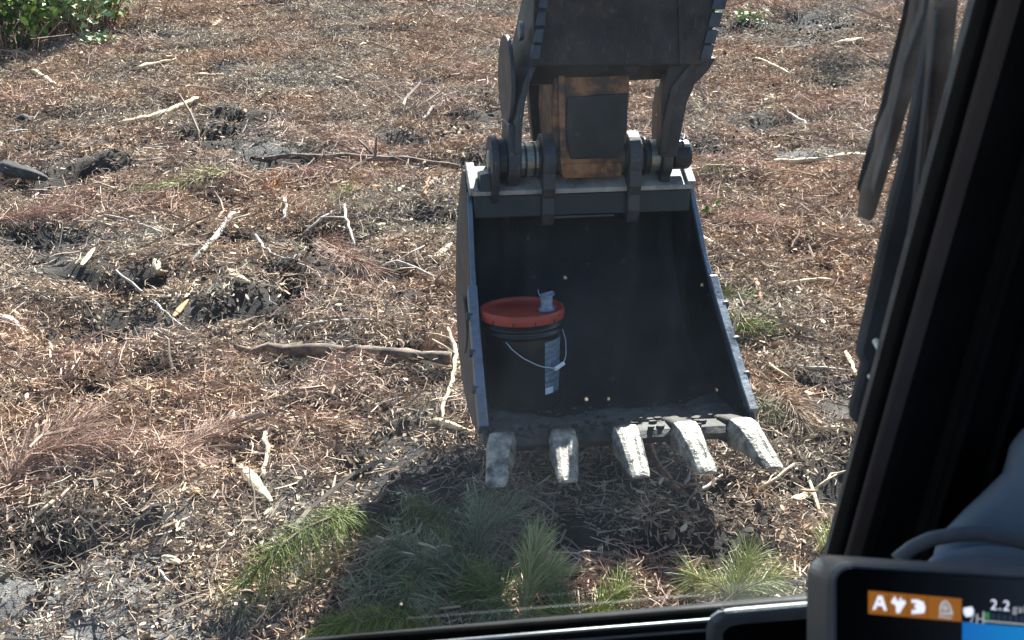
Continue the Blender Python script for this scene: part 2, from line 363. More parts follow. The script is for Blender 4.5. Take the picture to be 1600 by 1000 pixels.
def ashf(x, y):
    a = gnd(110, 960); r = ((x - a.x) / .85) ** 2 + ((y - a.y) / .46) ** 2
    v = np.exp(-r ** 1.4) + .55 * np.clip(fbm(x, y, 1.3, 3) * 2.2 - .5, 0, 1)
    for px, py, rx, ry in [(460, 820, 60, 60), (1240, 235, 60, 8), (1300, 240, 60, 8), (640, 210, 90, 8), (430, 235, 60, 9), (380, 330, 60, 10), (1280, 3, 60, 4), (60, 190, 50, 8), (460, 60, 60, 12)]:
        c = gnd(px, py); e = gnd(px + rx, py); g = gnd(px, py - ry)
        v = v + .8 * np.exp(-((x - c.x) / (e.x - c.x)) ** 2 - ((y - c.y) / (g.y - c.y)) ** 2)
    return np.clip(v, 0, 1)
aa = me.attributes.new('ash', 'FLOAT', 'POINT'); aa.data.foreach_set('value', ashf(V[:, 0], V[:, 1]).astype(np.float32))
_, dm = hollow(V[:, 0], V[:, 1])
aa = me.attributes.new('soil_shade', 'FLOAT', 'POINT'); aa.data.foreach_set('value', np.clip(dm * 1.1 + .5 * patch(V[:, 0], V[:, 1]), 0, 1).astype(np.float32))  # hollow mask paints shade, patch mask gives darker soil
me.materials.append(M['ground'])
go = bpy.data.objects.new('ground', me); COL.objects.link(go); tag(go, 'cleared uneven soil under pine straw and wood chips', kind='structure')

# ------------------------------------------------------------------ LITTER (stuff, instanced clusters)
def np_mesh(name, V, Fc, mat):
    me = bpy.data.meshes.new(name); me.from_pydata([tuple(v) for v in V], [], Fc); me.materials.append(mat); me.update(); return me
def needles(nn, rad, L, wd, up=.25, curl=.25, seed=0, lay=.03):
    r = np.random.default_rng(seed); V = []; Fc = []
    main = r.random() * pi
    for k in range(nn):
        a = main + r.normal() * .9 if r.random() < .6 else r.random() * 2 * pi
        cx, cy = r.normal(size=2) * rad * .5; ln = L * (.5 + .7 * r.random()); z0 = lay * r.random(); sl = r.normal() * up
        cv = r.normal() * curl; o = len(V); P = []
        for i, t in enumerate((-.5, 0, .5)):
            aa_ = a + cv * t; x = cx + cos(aa_) * ln * t; y = cy + sin(aa_) * ln * t; z = z0 + abs(sl) * ln * (t + .5) * .7 + .004 * sin(t * 3)
            P.append((x, y, z))
        w = wd * (.6 + .8 * r.random()) / 2; nx_, ny_ = -sin(a) * w, cos(a) * w; tl = r.normal() * w
        for (x, y, z), q in zip(P, (1, 1, .5)): V += [(x - nx_ * q, y - ny_ * q, z - tl), (x + nx_ * q, y + ny_ * q, z + tl)]
        Fc += [(o, o + 1, o + 3, o + 2), (o + 2, o + 3, o + 5, o + 4)]
    return V, Fc
def chips(nn, rad, L, seed=0, asp=.4, th=.12):
    r = np.random.default_rng(seed); V = []; Fc = []
    for k in range(nn):
        c = np.array([*(r.normal(size=2) * rad * .5), .004 + .02 * r.random()]); ln = L * math.exp(min(.55, r.normal() * .45)) / 2; w = ln * asp * (.4 + .8 * r.random()); h = w * th * 2
        R = Matrix.Rotation(r.random() * 2 * pi, 3, 'Z') @ Matrix.Rotation(r.normal() * .45, 3, 'Y') @ Matrix.Rotation(r.normal() * .45, 3, 'X')
        o = len(V)
        pts = [(-1, -.3), (-.7, -1), (.5, -.9), (1.1, .1), (.4, 1), (-.6, .8)]
        for z in (-h, h):
            for x, y in pts:
                q = R @ Vector((x * ln * (.85 + .3 * r.random()), y * w * (.7 + .5 * r.random()), z)); V.append((q.x + c[0], q.y + c[1], q.z + c[2]))
        Fc += [(o + 6, o + 7, o + 8, o + 9, o + 10, o + 11)] + [(o + i, o + (i + 1) % 6, o + 6 + (i + 1) % 6, o + 6 + i) for i in range(6)]
    return V, Fc
def twigs(nn, rad, L, r0, seed=0):
    r = np.random.default_rng(seed); mb = MB()
    random.seed(seed)
    for k in range(nn):
        a = r.random() * 2 * pi; ln = L * (.4 + .9 * r.random()); cx, cy = r.normal(size=2) * rad * .5; sl = abs(r.normal()) * .22; b = r.normal() * .9
        P = []
        for i in range(5):
            t = i / 4 - .5; aa_ = a + b * t + r.normal() * .1
            P.append((cx + cos(aa_) * ln * t, cy + sin(aa_) * ln * t, .006 + sl * ln * (t + .5) + .012 * r.random()))
        rr = r0 * (.5 + r.random()); mb.tube(P, [rr, rr * .95, rr * .85, rr * .7, rr * .45], 4, .3)
        if r.random() < .6:
            q = Vector(P[2]); d = Vector((cos(a + .8), sin(a + .8), .2)) * ln * .25; mb.tube([q, q + d * .6, q + d], [rr * .5, rr * .4, rr * .25], 3)
    return mb.v, mb.f
def clods(nn, rad, seed=0):
    r = np.random.default_rng(seed); V = []; Fc = []
    ico = [(0, 0, 1), (.9, 0, .3), (.28, .85, .3), (-.72, .53, .3), (-.72, -.53, .3), (.28, -.85, .3), (0, 0, -.6)]
    fi = [(0, 1, 2), (0, 2, 3), (0, 3, 4), (0, 4, 5), (0, 5, 1), (6, 2, 1), (6, 3, 2), (6, 4, 3), (6, 5, 4), (6, 1, 5)]
    for k in range(nn):
        s = .007 * math.exp(min(.7, r.normal() * .6)); c = (*(r.normal(size=2) * rad * .5), s * .3); o = len(V)
        for p_ in ico: V.append(tuple(c[i] + p_[i] * s * (.6 + .8 * r.random()) for i in range(3)))
        Fc += [tuple(o + i for i in f) for f in fi]
    return V, Fc
def coll(name, meshes):
    c = bpy.data.collections.new(name)
    for i, m in enumerate(meshes):
        o = bpy.data.objects.new('%s_source' % name, m); c.objects.link(o)
    return c
def scatter(name, P, rot, scl, c, label, idxn):
    me = bpy.data.meshes.new(name); me.vertices.add(len(P)); me.vertices.foreach_set('co', np.asarray(P, np.float32).ravel())
    a = me.attributes.new('rot', 'FLOAT_VECTOR', 'POINT'); a.data.foreach_set('vector', np.asarray(rot, np.float32).ravel())
    a = me.attributes.new('scl', 'FLOAT', 'POINT'); a.data.foreach_set('value', np.asarray(scl, np.float32))
    a = me.attributes.new('idx', 'INT', 'POINT'); a.data.foreach_set('value', rng.integers(0, idxn, len(P)).astype(np.int32))
    o = bpy.data.objects.new(name, me); COL.objects.link(o)
    g = bpy.data.node_groups.new(name, 'GeometryNodeTree')
    g.interface.new_socket('Geometry', in_out='INPUT', socket_type='NodeSocketGeometry'); g.interface.new_socket('Geometry', in_out='OUTPUT', socket_type='NodeSocketGeometry')
    n = g.nodes; l = g.links; gi = n.new('NodeGroupInput'); gout = n.new('NodeGroupOutput')
    ci = n.new('GeometryNodeCollectionInfo'); ci.inputs['Collection'].default_value = c; ci.inputs['Separate Children'].default_value = True; ci.inputs['Reset Children'].default_value = True
    ip = n.new('GeometryNodeInstanceOnPoints'); ip.inputs['Pick Instance'].default_value = True
    def na(nm, t):
        k = n.new('GeometryNodeInputNamedAttribute'); k.data_type = t; k.inputs['Name'].default_value = nm; return k.outputs['Attribute']
    l.new(gi.outputs[0], ip.inputs['Points']); l.new(ci.outputs[0], ip.inputs['Instance'])
    l.new(na('idx', 'INT'), ip.inputs['Instance Index']); l.new(na('rot', 'FLOAT_VECTOR'), ip.inputs['Rotation']); l.new(na('scl', 'FLOAT'), ip.inputs['Scale'])
    l.new(ip.outputs[0], gout.inputs[0])
    md = o.modifiers.new('scatter', 'NODES'); md.node_group = g
    tag(o, label, kind='stuff'); return o
def points(per_m2, keep=None, ymin=3.1, ymax=19.0):
    A = 0; out = []
    n = int(per_m2 * (ymax - ymin) * 15)
    y = ymin + (ymax - ymin) * rng.random(n); x = (rng.random(n) - .5) * 15
    hw = y * .42 + .9; m = np.abs(x) < hw; x, y = x[m], y[m]
    if keep is not None:
        k = rng.random(len(x)) < keep(x, y); x, y = x[k], y[k]
    z = hgt(x, y); e = .06
    sx = (hgt(x + e, y) - hgt(x - e, y)) / (2 * e); sy = (hgt(x, y + e) - hgt(x, y - e)) / (2 * e)
    sp = rng.random(len(x)) * 2 * pi
    # tilt follows the slope: rotate about z first, then lay onto the slope
    rot = np.zeros((len(x), 3))
    nrm = np.stack([-sx, -sy, np.ones_like(sx)], -1); nrm /= np.linalg.norm(nrm, axis=1)[:, None]
    # Euler XYZ: R = Rz Ry Rx ; choose Rx, Ry in the spun frame
    c, s = np.cos(sp), np.sin(sp); nxl = nrm[:, 0] * c + nrm[:, 1] * s; nyl = -nrm[:, 0] * s + nrm[:, 1] * c
    rot[:, 0] = -np.arcsin(np.clip(nyl, -1, 1)); rot[:, 1] = np.arctan2(nxl, nrm[:, 2]); rot[:, 2] = sp
    return np.stack([x, y, z], -1), rot
def cover(x, y):
    _, d = hollow(x, y); a = ashf(x, y)
    return np.clip(1.15 - 1.45 * d - .85 * a - patch(x, y), .015, 1)
def redzone(x, y):
    v = np.clip(fbm(x + 5, y, .8, 3) * 2.4 + .25, 0, 1)
    for px, py, rx, ry in [(60, 670, 130, 60), (60, 320, 120, 40), (560, 420, 60, 30), (110, 560, 120, 40), (500, 250, 160, 40), (1150, 340, 120, 30), (690, 150, 120, 40), (1180, 230, 90, 30), (300, 640, 60, 25)]:
        c = gnd(px, py); e = gnd(px + rx, py); g = gnd(px, py - ry)
        v = v + np.exp(-((x - c.x) / (e.x - c.x)) ** 2 - ((y - c.y) / (g.y - c.y)) ** 2)
    return np.clip(v, 0, 1) * cover(x, y)
NM = [np_mesh('pine_straw', *needles(66, .15, .068, .0027, .25, 1.3, 10 + i), M['straw']) for i in range(7)]
c1 = coll('straw', NM)
P, R_ = points(112, cover); scatter('pine_straw', P, R_, .8 + .5 * rng.random(len(P)), c1, 'dry tan pine needles covering the clearing', 7)
NR = [np_mesh('red_pine_straw', *needles(50, .13, .12, .0028, .30, .4, 40 + i, .05), M['straw_red']) for i in range(5)]
c2 = coll('red_straw', NR)
P, R_ = points(30, lambda x, y: redzone(x, y) ** 1.5); scatter('red_pine_straw', P, R_, .8 + .6 * rng.random(len(P)), c2, 'rust red dead pine needles lying in drifts', 5)
CH = [np_mesh('wood_chips', *chips(36, .16, .0165, 60 + i), M['chip']) for i in range(7)]
c3 = coll('chips', CH)
P, R_ = points(88, cover); scatter('wood_chips', P, R_, .7 + .8 * rng.random(len(P)), c3, 'shredded wood chips strewn over the clearing', 7)
CB = [np_mesh('wood_splinters', *chips(4, .16, .034, 80 + i, .26, .3), M['chip']) for i in range(7)]
c4 = coll('splinters', CB)
P, R_ = points(30, cover); scatter('wood_splinters', P, R_, .6 + .8 * rng.random(len(P)), c4, 'long splinters and bark flakes among the chips', 7)
TW = [np_mesh('small_twigs', *twigs(4, .2, .18, .003, 100 + i), M['twig']) for i in range(8)]
c5 = coll('twiglets', TW)
P, R_ = points(24, lambda x, y: np.clip(cover(x, y) + .15, 0, 1)); scatter('small_twigs', P, R_, .6 + .9 * rng.random(len(P)), c5, 'thin broken twigs tangled through the straw', 8)
TB = [np_mesh('broken_twigs', *twigs(1, .1, .42, .0062, 120 + i), M['twig']) for i in range(9)]
c6 = coll('bigtwigs', TB)
P, R_ = points(3.2, lambda x, y: np.clip(cover(x, y) + .1, 0, 1)); scatter('broken_twigs', P, R_, .6 + .9 * rng.random(len(P)), c6, 'scattered finger thick broken twigs on the clearing', 9)
CL = [np_mesh('soil_clods', *clods(30, .16, 140 + i), M['clod']) for i in range(4)]
c7 = coll('clods', CL)
P, R_ = points(22, lambda x, y: np.clip(.12 + 1.3 * hollow(x, y)[1] ** 1.5, 0, 1)); scatter('soil_clods', P, R_, .7 + 1.0 * rng.random(len(P)), c7, 'dark crumbly soil clods in the hollows', 4)
random.seed(21)

# ------------------------------------------------------------------ STICKS AND CHUNKS one by one
def lie(pts, lift=0.0, rpx=3):
    out = []
    for p_ in pts:
        if len(p_) == 3: X_, Y_, lf = p_
        else: (X_, Y_), lf = p_, lift
        out.append(onground(X_, Y_, lf))
    return out
def resample(P, n):
    L = [0]
    for a, b in zip(P, P[1:]): L.append(L[-1] + (b - a).length)
    out = []
    for k in range(n):
        d = L[-1] * k / (n - 1); i = 0
        while i < len(P) - 2 and L[i + 1] < d: i += 1
        t = (d - L[i]) / max(1e-6, L[i + 1] - L[i]); out.append(P[i].lerp(P[i + 1], t))
    return out
def stick(name, pts, wpx, mat, label, cat='stick', taper=.6, lift=None, nubs=0, jit=.35, flat=1.0, n=7, stubs=()):
    P = lie(pts, 0); mid = P[len(P) // 2]; d = (mid - EYE).dot(Vector((0, cT, -sT))); r = wpx * .5 * d / F
    r = r * 1.2; lf = r * .6 + .024 if lift is None else lift
    P = [p_ + Vector((0, 0, lf)) for p_ in P]; L = sum((b - a).length for a, b in zip(P, P[1:]))
    m = max(5, min(18, int(L / .05))); Q = resample(P, m)
    Q = [q + Vector((random.gauss(0, 1), random.gauss(0, 1), random.gauss(0, .6))) * r * .35 if 0 < i < m - 1 else q for i, q in enumerate(Q)]
    mb = MB(); rad = [r * (1 + (taper - 1) * i / (m - 1)) * (1 + jit * (random.random() - .5)) for i in range(m)]; rad[0] *= .75; rad[-1] *= .6
    mb.tube(Q, rad, n, jit, flat)
    o = mb.build(name, mat, None, True); tag(o, label, cat)
    o_parts = []
    for (k, dx, dy, dz, l_) in stubs:
        q = Q[int(k * (m - 1))]; dv = Vector((dx, dy, dz)).normalized() * l_; rr = r * .55
        s_ = MB(); s_.tube([q, q + dv * .5 + Vector((0, 0, .006)), q + dv], [rr, rr * .8, rr * .45], 6, .3)
        s_.build('side_twig', mat, o, True)
    return o
def chunk(pts, wpx, mat, label, name='wood_chunk', cat='wood chunk', flat=.55):
    """split piece of wood: spindle with ragged ends"""
    P = lie(pts, 0); d = (P[0] - EYE).dot(Vector((0, cT, -sT))); r = wpx * .5 * d / F
    r = r * 1.15; P = [q + Vector((0, 0, r * .5 + .022)) for q in P]; Q = resample(P, 8); mb = MB()
    prof = [.45, .85, 1.0, 1.0, .95, .85, .65, .3]
    rad = [r * k * (1 + .15 * (random.random() - .5)) for k in prof]
    mb.tube(Q, rad, 6, .35, flat)
    return tag(mb.build(name, mat, None, False, bevel=r * .15), label, cat)
WC, WG, WB, WD, WR, WO = M['w_cream'], M['w_grey'], M['w_brown'], M['w_dark'], M['w_red'], M['w_orange']

# the fallen log beside the bucket
log = empty('fallen_log', onground(540, 575), 'thick brown log lying left of the bucket with peeled pale patch', 'log')
lp = [onground(370, 556, .03), onground(440, 562, .05), onground(540, 570, .06), onground(640, 575, .06), onground(704, 584, .055)]
mb = MB(); Q = resample(lp, 16); Q = [q + Vector((0, .006 * random.gauss(0, 1), .007 * random.gauss(0, 1))) for q in Q]
mb.tube(Q, [.012 + .020 * min(1, i / 5) * (1 + .2 * random.gauss(0, 1)) for i in range(16)], 10, .4); mb.build('bark', M['w_log'], log, True)
mb = MB(); q0 = Q[9]; q1 = Q[12]; mb.tube([q0 + Vector((0, -.004, .010)), q0.lerp(q1, .5) + Vector((0, -.006, .013)), q1 + Vector((0, -.004, .009))], [.008, .015, .009], 8, .35)
mb.build('peeled_patch', WC, log, True)

stick('fallen_sapling', [(400, 266), (470, 262), (560, 263), (640, 267), (718, 278)], 8, M['w_log'], 'long thin bare sapling lying level just left of the bucket top', 'branch', .9, .075, stubs=((.62, .1, .1, 1, .14), (.62, -.3, -.6, .1, .16), (.60, -.5, .5, .4, .18), (.85, -.2, -.8, 0, .10)))
stick('pale_stick', [(189, 201), (245, 189), (310, 160)], 7, WC, 'pale knobbly stick on the straw right of the dark charred lumps, up left', 'stick', .8, nubs=2, stubs=((.45, .5, -1, .1, .12),))
stick('pale_stick', [(212, 114), (245, 105), (276, 98)], 6, WC, 'short pale stick nearest below the leafy shrub at the top left')
stick('pale_stick', [(52, 117), (70, 127), (87, 139)], 6, WC, 'straight cream stick sloping down right beneath the leafy shrub', taper=.8)
stick('grey_branch', [(270, 448), (315, 405), (340, 375), (368, 337)], 7, WG, 'long grey branch with a fork, running up right on the left half of the clearing', 'branch', 1.2, stubs=((.35, -1, -.2, .1, .2), (.7, .6, .2, .2, .16)))
stick('bare_twig', [(160, 343), (205, 352), (258, 372)], 4, WG, 'thin grey twig curving down right above the forked grey branch', 'twig')
stick('bare_twig', [(182, 430), (225, 465), (270, 505), (312, 540)], 4, WG, 'long straight twig sloping down right between the cream chunks', 'twig')
stick('bare_twig', [(0, 460), (30, 455), (62, 470), (80, 478)], 5, WG, 'bent grey twig reaching in from the left edge of the photo', 'twig')
chunk([(128, 423), (138, 410), (148, 396)], 9, WC, 'small cream wood chunk leaning up right, leftmost of the cream chunks')
chunk([(243, 414), (248, 428), (256, 444)], 11, WC, 'pointed cream wood chunk pointing down, between two other cream chunks')
chunk([(359, 441), (380, 447), (399, 457)], 16, WC, 'largest smooth whitish chunk, right of the forked grey branch')
chunk([(290, 474), (300, 458), (311, 442)], 7, WC, 'slim cream sliver just below the forked grey branch')
chunk([(272, 504), (283, 490), (295, 477)], 10, WO, 'yellowish orange wood splinter lying below the slim cream sliver')
chunk([(374, 738), (398, 765), (425, 797)], 18, WC, 'big pale splintered chunk standing out left of the green pine bough', 'split_wood', 'wood chunk')
stick('pale_stick', [(416, 687), (420, 715), (413, 757)], 8, WC, 'pale crooked stick just above the big splintered chunk', taper=.7)
stick('pale_stick', [(344, 684), (358, 672), (367, 653)], 6, WG, 'short curved grey stick left of the crooked pale stick')
stick('tan_stick', [(60, 816), (96, 785), (135, 750)], 6, WC, 'straight tan stick sloping up right near the dark ditch at the lower left', taper=.7)
stick('bark_strip', [(0, 728), (30, 734), (75, 744), (132, 742)], 8, WG, 'long grey bark strip at the left edge over the reddish straw', 'bark strip', .7)
stick('bark_strip', [(5, 724), (35, 730), (62, 738)], 9, WO, 'orange bark strip lying on the grey bark strip', 'bark strip', .6, .03)
chunk([(148, 752), (175, 748), (200, 757)], 12, WC, 'tan curled bark flake right of the grey bark strip', 'bark_flake', 'bark flake')
chunk([(40, 799), (56, 799), (72, 797)], 8, WC, 'pale flat chip lying just above the dark ditch')
chunk([(255, 882), (268, 886), (283, 893)], 15, WC, 'blocky cream chip on the grey ashy soil, lower left')
stick('pale_stick', [(250, 902), (262, 917), (275, 930)], 6, WG, 'short pale stick just below the blocky cream chip')
stick('bare_twig', [(238, 848), (254, 832), (274, 812)], 5, WG, 'short straight twig at the right end of the dark ditch', 'twig')
chunk([(303, 780), (310, 778), (318, 776)], 8, M['w_orange'], 'bright orange chip alone on brown litter, lower left', 'orange_chip', 'wood chip')
chunk([(272, 822), (276, 828), (279, 836)], 8, WC, 'small white chip right of the dark ditch')
chunk([(262, 725), (267, 720), (273, 713)], 10, WC, 'pale leaf shaped chip left of the crooked pale stick')
stick('tan_stick', [(679, 668), (708, 676), (740, 688)], 10, WC, 'thick tan stick touching the lower left side of the bucket', taper=.7)
stick('pale_root', [(700, 528), (712, 562), (710, 600), (698, 640), (690, 678)], 6, WC, 'pale root running down past the end of the log beside the bucket', 'root', .8, .05, stubs=((.3, -.8, .8, .2, .16), (.15, -.9, .3, .1, .12)))
stick('bare_twig', [(582, 568), (640, 578), (705, 590)], 5, WC, 'pale twig crossing the front of the thick log', 'twig', lift=.05)
stick('bare_twig', [(525, 583), (575, 592), (600, 612)], 5, WG, 'bent grey twig just below the middle of the thick log', 'twig', lift=.02)
stick('bare_twig', [(570, 650), (620, 632), (660, 626), (720, 626)], 5, WG, 'level grey twig ending at the bucket below the thick log', 'twig')
stick('bare_twig', [(455, 524), (500, 513), (545, 507), (600, 512)], 5, WG, 'long grey twig lying parallel above the thick log', 'twig', lift=.03)
stick('bare_twig', [(350, 520), (400, 505), (465, 494)], 4, WB, 'dark brown twig up left of the thick log', 'twig')
stick('bare_twig', [(539, 330), (541, 350), (548, 372), (556, 397)], 5, WG, 'upright pale twig standing below the long sapling', 'twig', lift=.04, stubs=((.4, -.9, -.3, .1, .16),))
stick('bare_twig', [(470, 378), (500, 350), (530, 332)], 4, WG, 'slanting twig left of the upright pale twig', 'twig')
stick('forked_twig', [(590, 430), (615, 415), (645, 425), (700, 450)], 5, WG, 'forked grey twig left of the bucket at half its height', 'twig', stubs=((.3, .6, .8, .1, .22), (.5, -.7, -.5, .1, .15)))
stick('bare_twig', [(400, 375), (412, 395), (440, 412), (475, 415)], 5, WG, 'curved grey twig right of the forked grey branch', 'twig')
stick('bare_twig', [(445, 318), (447, 333), (442, 352)], 6, WG, 'short upright grey stub below the green faded bough', 'twig')
chunk([(680, 410), (692, 400), (706, 388)], 10, WC, 'tan chip near the bucket left edge, below the sapling')
chunk([(617, 308), (625, 303), (633, 297)], 8, WC, 'pale chip below the right half of the sapling')
chunk([(590, 361), (596, 359), (603, 357)], 8, WC, 'roundish pale chip below the sapling and right of upright twig')
chunk([(575, 302), (588, 299), (601, 301)], 9, WO, 'tan flat flake just under the sapling side twigs', 'bark_flake', 'bark flake')
stick('bare_twig', [(660, 195), (675, 175), (705, 160)], 4, WG, 'thin hooked twig up left of the bucket pins', 'twig')
stick('pale_stick', [(525, 127), (555, 134), (585, 143)], 4, WC, 'thin pale stick on open straw left of the arm')
stick('pale_stick', [(305, 123), (340, 122), (370, 124)], 4, WC, 'level pale stick right of the short pale stick')
stick('dark_stick', [(372, 16), (415, 15), (455, 14)], 6, WD, 'dark level stick near the top of the photo, left of centre')
stick('bare_twig', [(320, 60), (340, 66), (352, 72)], 4, WB, 'small brown twig below the dark level stick', 'twig')
chunk([(333, 46), (340, 40), (347, 36)], 7, WC, 'small pale chip below left of the dark level stick')
chunk([(560, 78), (568, 74), (576, 70)], 7, WC, 'pale chip upslope left of the thumb')
chunk([(610, 85), (616, 83), (622, 82)], 5, WC, 'tiny pale chip beside the paler one upslope of the thumb')
stick('pale_stick', [(1098, 380), (1125, 396), (1157, 417)], 7, WC, 'cream stick sloping down right from the bucket right edge', taper=.8)
stick('pale_stick', [(1181, 97), (1205, 108), (1234, 122)], 5, WC, 'straight pale stick upslope between thumb and wiper', taper=.9)
stick('split_branch', [(1202, 263), (1270, 259), (1312, 254), (1352, 252)], 8, WC, 'long cream split branch lying level near the wiper tip', 'branch', 1.3, stubs=((.7, -.6, .7, .1, .16),))
stick('grey_stick', [(1211, 454), (1255, 448), (1304, 447)], 6, WC, 'pale level stick with dark butt right of the bucket', taper=.9)
stick('dark_twig', [(1093, 281), (1140, 276), (1190, 266)], 6, WB, 'dark twig lying just right of the bucket top corner', 'twig')
stick('brown_stub', [(1180, 446), (1185, 462), (1190, 482)], 7, WR, 'reddish brown stub pointing downhill right of the bucket', taper=.7)
chunk([(1290, 79), (1315, 72), (1347, 66)], 10, WC, 'pale split wood with forked end near the top right', 'split_wood')
stick('bare_twig', [(1343, 178), (1358, 190), (1374, 202)], 4, WG, 'short grey twig beside the wiper blade, upper', 'twig')
stick('bare_twig', [(1330, 200), (1350, 210), (1374, 222)], 4, WG, 'short grey twig beside the wiper blade, lower', 'twig')
stick('bare_twig', [(1220, 170), (1240, 188), (1262, 202)], 5, WG, 'grey twig sloping down right below the straight pale stick', 'twig')
stick('bare_twig', [(1175, 225), (1215, 219), (1268, 227)], 4, WB, 'long arched brown twig above the split branch', 'twig')
stick('pale_stick', [(1276, 681), (1310, 681), (1346, 686)], 8, WC, 'cream stick ending at the foot of the wiper bracket', taper=.9)
stick('pale_stick', [(1321, 560), (1330, 580), (1341, 602)], 7, WC, 'cream stick pointing down right beside the wiper bracket')
stick('bare_twig', [(1245, 582), (1280, 584), (1330, 588)], 5, WG, 'level grey twig below right of the bucket side cutter', 'twig')
stick('bare_twig', [(1200, 577), (1225, 595), (1255, 612)], 5, WC, 'pale twig sloping down right below the side cutter', 'twig')
stick('bare_twig', [(1225, 520), (1250, 516), (1275, 528)], 5, WC, 'pale bent twig right of the green tuft', 'twig')
stick('broken_root', [(1006, 690), (1020, 730), (1045, 775), (1062, 790)], 9, WR, 'reddish root hanging below the bucket teeth', 'root', .9, .05, stubs=((.9, 1, .2, .1, .1),))
stick('dark_stub', [(1058, 790), (1075, 793), (1096, 797)], 13, WD, 'short dark stub at the end of the reddish root', 'stick', .9, .03)
stick('pale_stick', [(1068, 775), (1074, 760), (1080, 744)], 6, WG, 'short pale upright stick beside the reddish root', lift=.04)
stick('bare_twig', [(1082, 782), (1105, 772), (1128, 752)], 6, WG, 'grey twig rising right from the dark stub', 'twig', lift=.03)
stick('pale_root', [(1262, 756), (1268, 775), (1275, 795), (1281, 815)], 6, WC, 'pale forked root on the ground near the cab pillar', 'root', .6, stubs=((.3, .7, .5, .2, .13), (.5, -.6, .6, .2, .10), (.6, .5, -.5, .2, .12)))
chunk([(1238, 793), (1255, 785), (1270, 783)], 13, WC, 'broad tan bark flake near the pale forked root', 'bark_flake', 'bark flake')
stick('bare_twig', [(1185, 775), (1210, 760), (1240, 735)], 6, WC, 'pale twig rising right below the last bucket tooth', 'twig')
stick('bare_twig', [(1285, 770), (1300, 752), (1322, 745)], 5, WC, 'thin pale twig beside the cab pillar', 'twig')
chunk([(0, 502), (20, 512), (46, 534)], 15, WG, 'grey bark slab at the left edge at half height', 'bark_slab', 'bark slab')
chunk([(2, 271), (30, 280), (76, 292)], 26, WD, 'large charred log end at the left edge', 'charred_log', 'log', .8)
chunk([(25, 196), (38, 192), (52, 197)], 14, WD, 'charred lump left of the long pale stick', 'charred_lump', 'charred wood', .8)
stick('grey_stick', [(0, 218), (20, 214), (45, 210)], 5, WG, 'grey stick at the left edge above the charred log end')
chunk([(335, 190), (340, 182), (346, 176)], 12, WD, 'small charred stump right of the long pale stick', 'charred_lump', 'charred wood', .9)
chunk([(297, 246), (304, 244), (310, 247)], 10, WD, 'small black lump above the faded green bough', 'charred_lump', 'charred wood', .9)
stick('brown_stub', [(663, 320), (668, 300), (672, 288)], 7, WR, 'reddish dark stub below the right end of the sapling', 'stick', .5, .05)

# ------------------------------------------------------------------ PINE BOUGHS
def needle_set(stem, n, L, wd, spread=.9, droop=.25, tuft=None, fwd=.7):
    """ribbons springing from a stem curve (list of Vectors)"""
    V = []; Fc = []; m = len(stem) - 1
    for k in range(n):
        t = random.random() ** .8; i = min(m - 1, int(t * m)); q = stem[i].lerp(stem[i + 1], t * m - i); d = (stem[i + 1] - stem[i]).normalized()
        u = d.cross(Vector((0, 0, 1)));  u = u.normalized() if u.length > .01 else Vector((1, 0, 0)); w = u.cross(d)
        a = random.random() * 2 * pi; dv = (d * (fwd + .25 * random.gauss(0, 1)) + (u * cos(a) + w * sin(a)) * spread).normalized()
        ln = L * (.65 + .5 * random.random()); wd_ = wd * .5; o = len(V); sd_ = dv.cross(Vector((random.gauss(0, 1), random.gauss(0, 1), random.gauss(0, 1)))).normalized() * wd_ * .5 * (.7 + .6 * random.random())
        for s_, ww in ((0, .8), (.45, 1), (.8, .8), (1, .15)):
            p_ = q + dv * ln * s_ + Vector((0, 0, -droop * ln * s_ * s_))
            V += [p_ - sd_ * ww, p_ + sd_ * ww]
        Fc += [(o, o + 1, o + 3, o + 2), (o + 2, o + 3, o + 5, o + 4), (o + 4, o + 5, o + 7, o + 6)]
    return V, Fc
def seen(X_, Y_, z):
    p = gnd(X_, Y_, z)
    for _ in range(4): p = gnd(X_, Y_, z + zat(p.x, p.y))
    return p
def bough(pts, label, mat, n=260, L=.16, wd=.0036, r=.007, droop=.25, spread=.9, stem=None, fwd=.7, group=None, name='pine_bough', side=()):
    P = [seen(X_, Y_, z) for X_, Y_, z in pts]; Q = resample(P, max(5, len(P) * 2 + 1))
    for i in range(1, len(Q) - 1): Q[i] = (Q[i - 1] + Q[i] * 2 + Q[i + 1]) / 4
    e = empty(name, P[0], label, 'pine branch', group)
    m = MB(); m.tube(Q, [r * (1 - .6 * i / (len(Q) - 1)) for i in range(len(Q))], 6, .2)
    allV, allF = [], []; GB = M['needle_blue']
    n = int(n * (1.0 if mat is GB else 1.5)); V, Fc = needle_set(Q, n, L, wd, spread, droop, fwd=fwd); allV += V; allF += Fc
    for k, dx, dy, dz, l_ in side:
        q = Q[int(k * (len(Q) - 1))]; dv = Vector((dx, dy, dz)).normalized() * l_; s_ = [q, q + dv * .35 + Vector((0, 0, .01)), q + dv * .7 + Vector((0, 0, .01)), q + dv]
        m.tube(s_, [r * .6, r * .55, r * .45, r * .3], 5, .2); V, Fc = needle_set(s_, int(n * .5), L, wd, spread, droop, fwd=fwd); o = len(allV); allV += V; allF += [tuple(i + o for i in f) for f in Fc]
    m.build('stem', stem or M['w_brown'], e, True)
    b = MB(); b.v = [tuple(v) for v in allV]; b.f = allF; nd = b.build('needles', mat, e)
    return e
G, GB, GP = M['needle_green'], M['needle_blue'], M['needle_pale']
bough([(600, 835, .02), (565, 812, .12), (520, 806, .20), (470, 826, .21), (425, 866, .16), (375, 918, .06)], 'long drooping green pine bough arched over its own shadow at the lower left', G, 800, .15, .003, .008, .75, .55, fwd=.25)
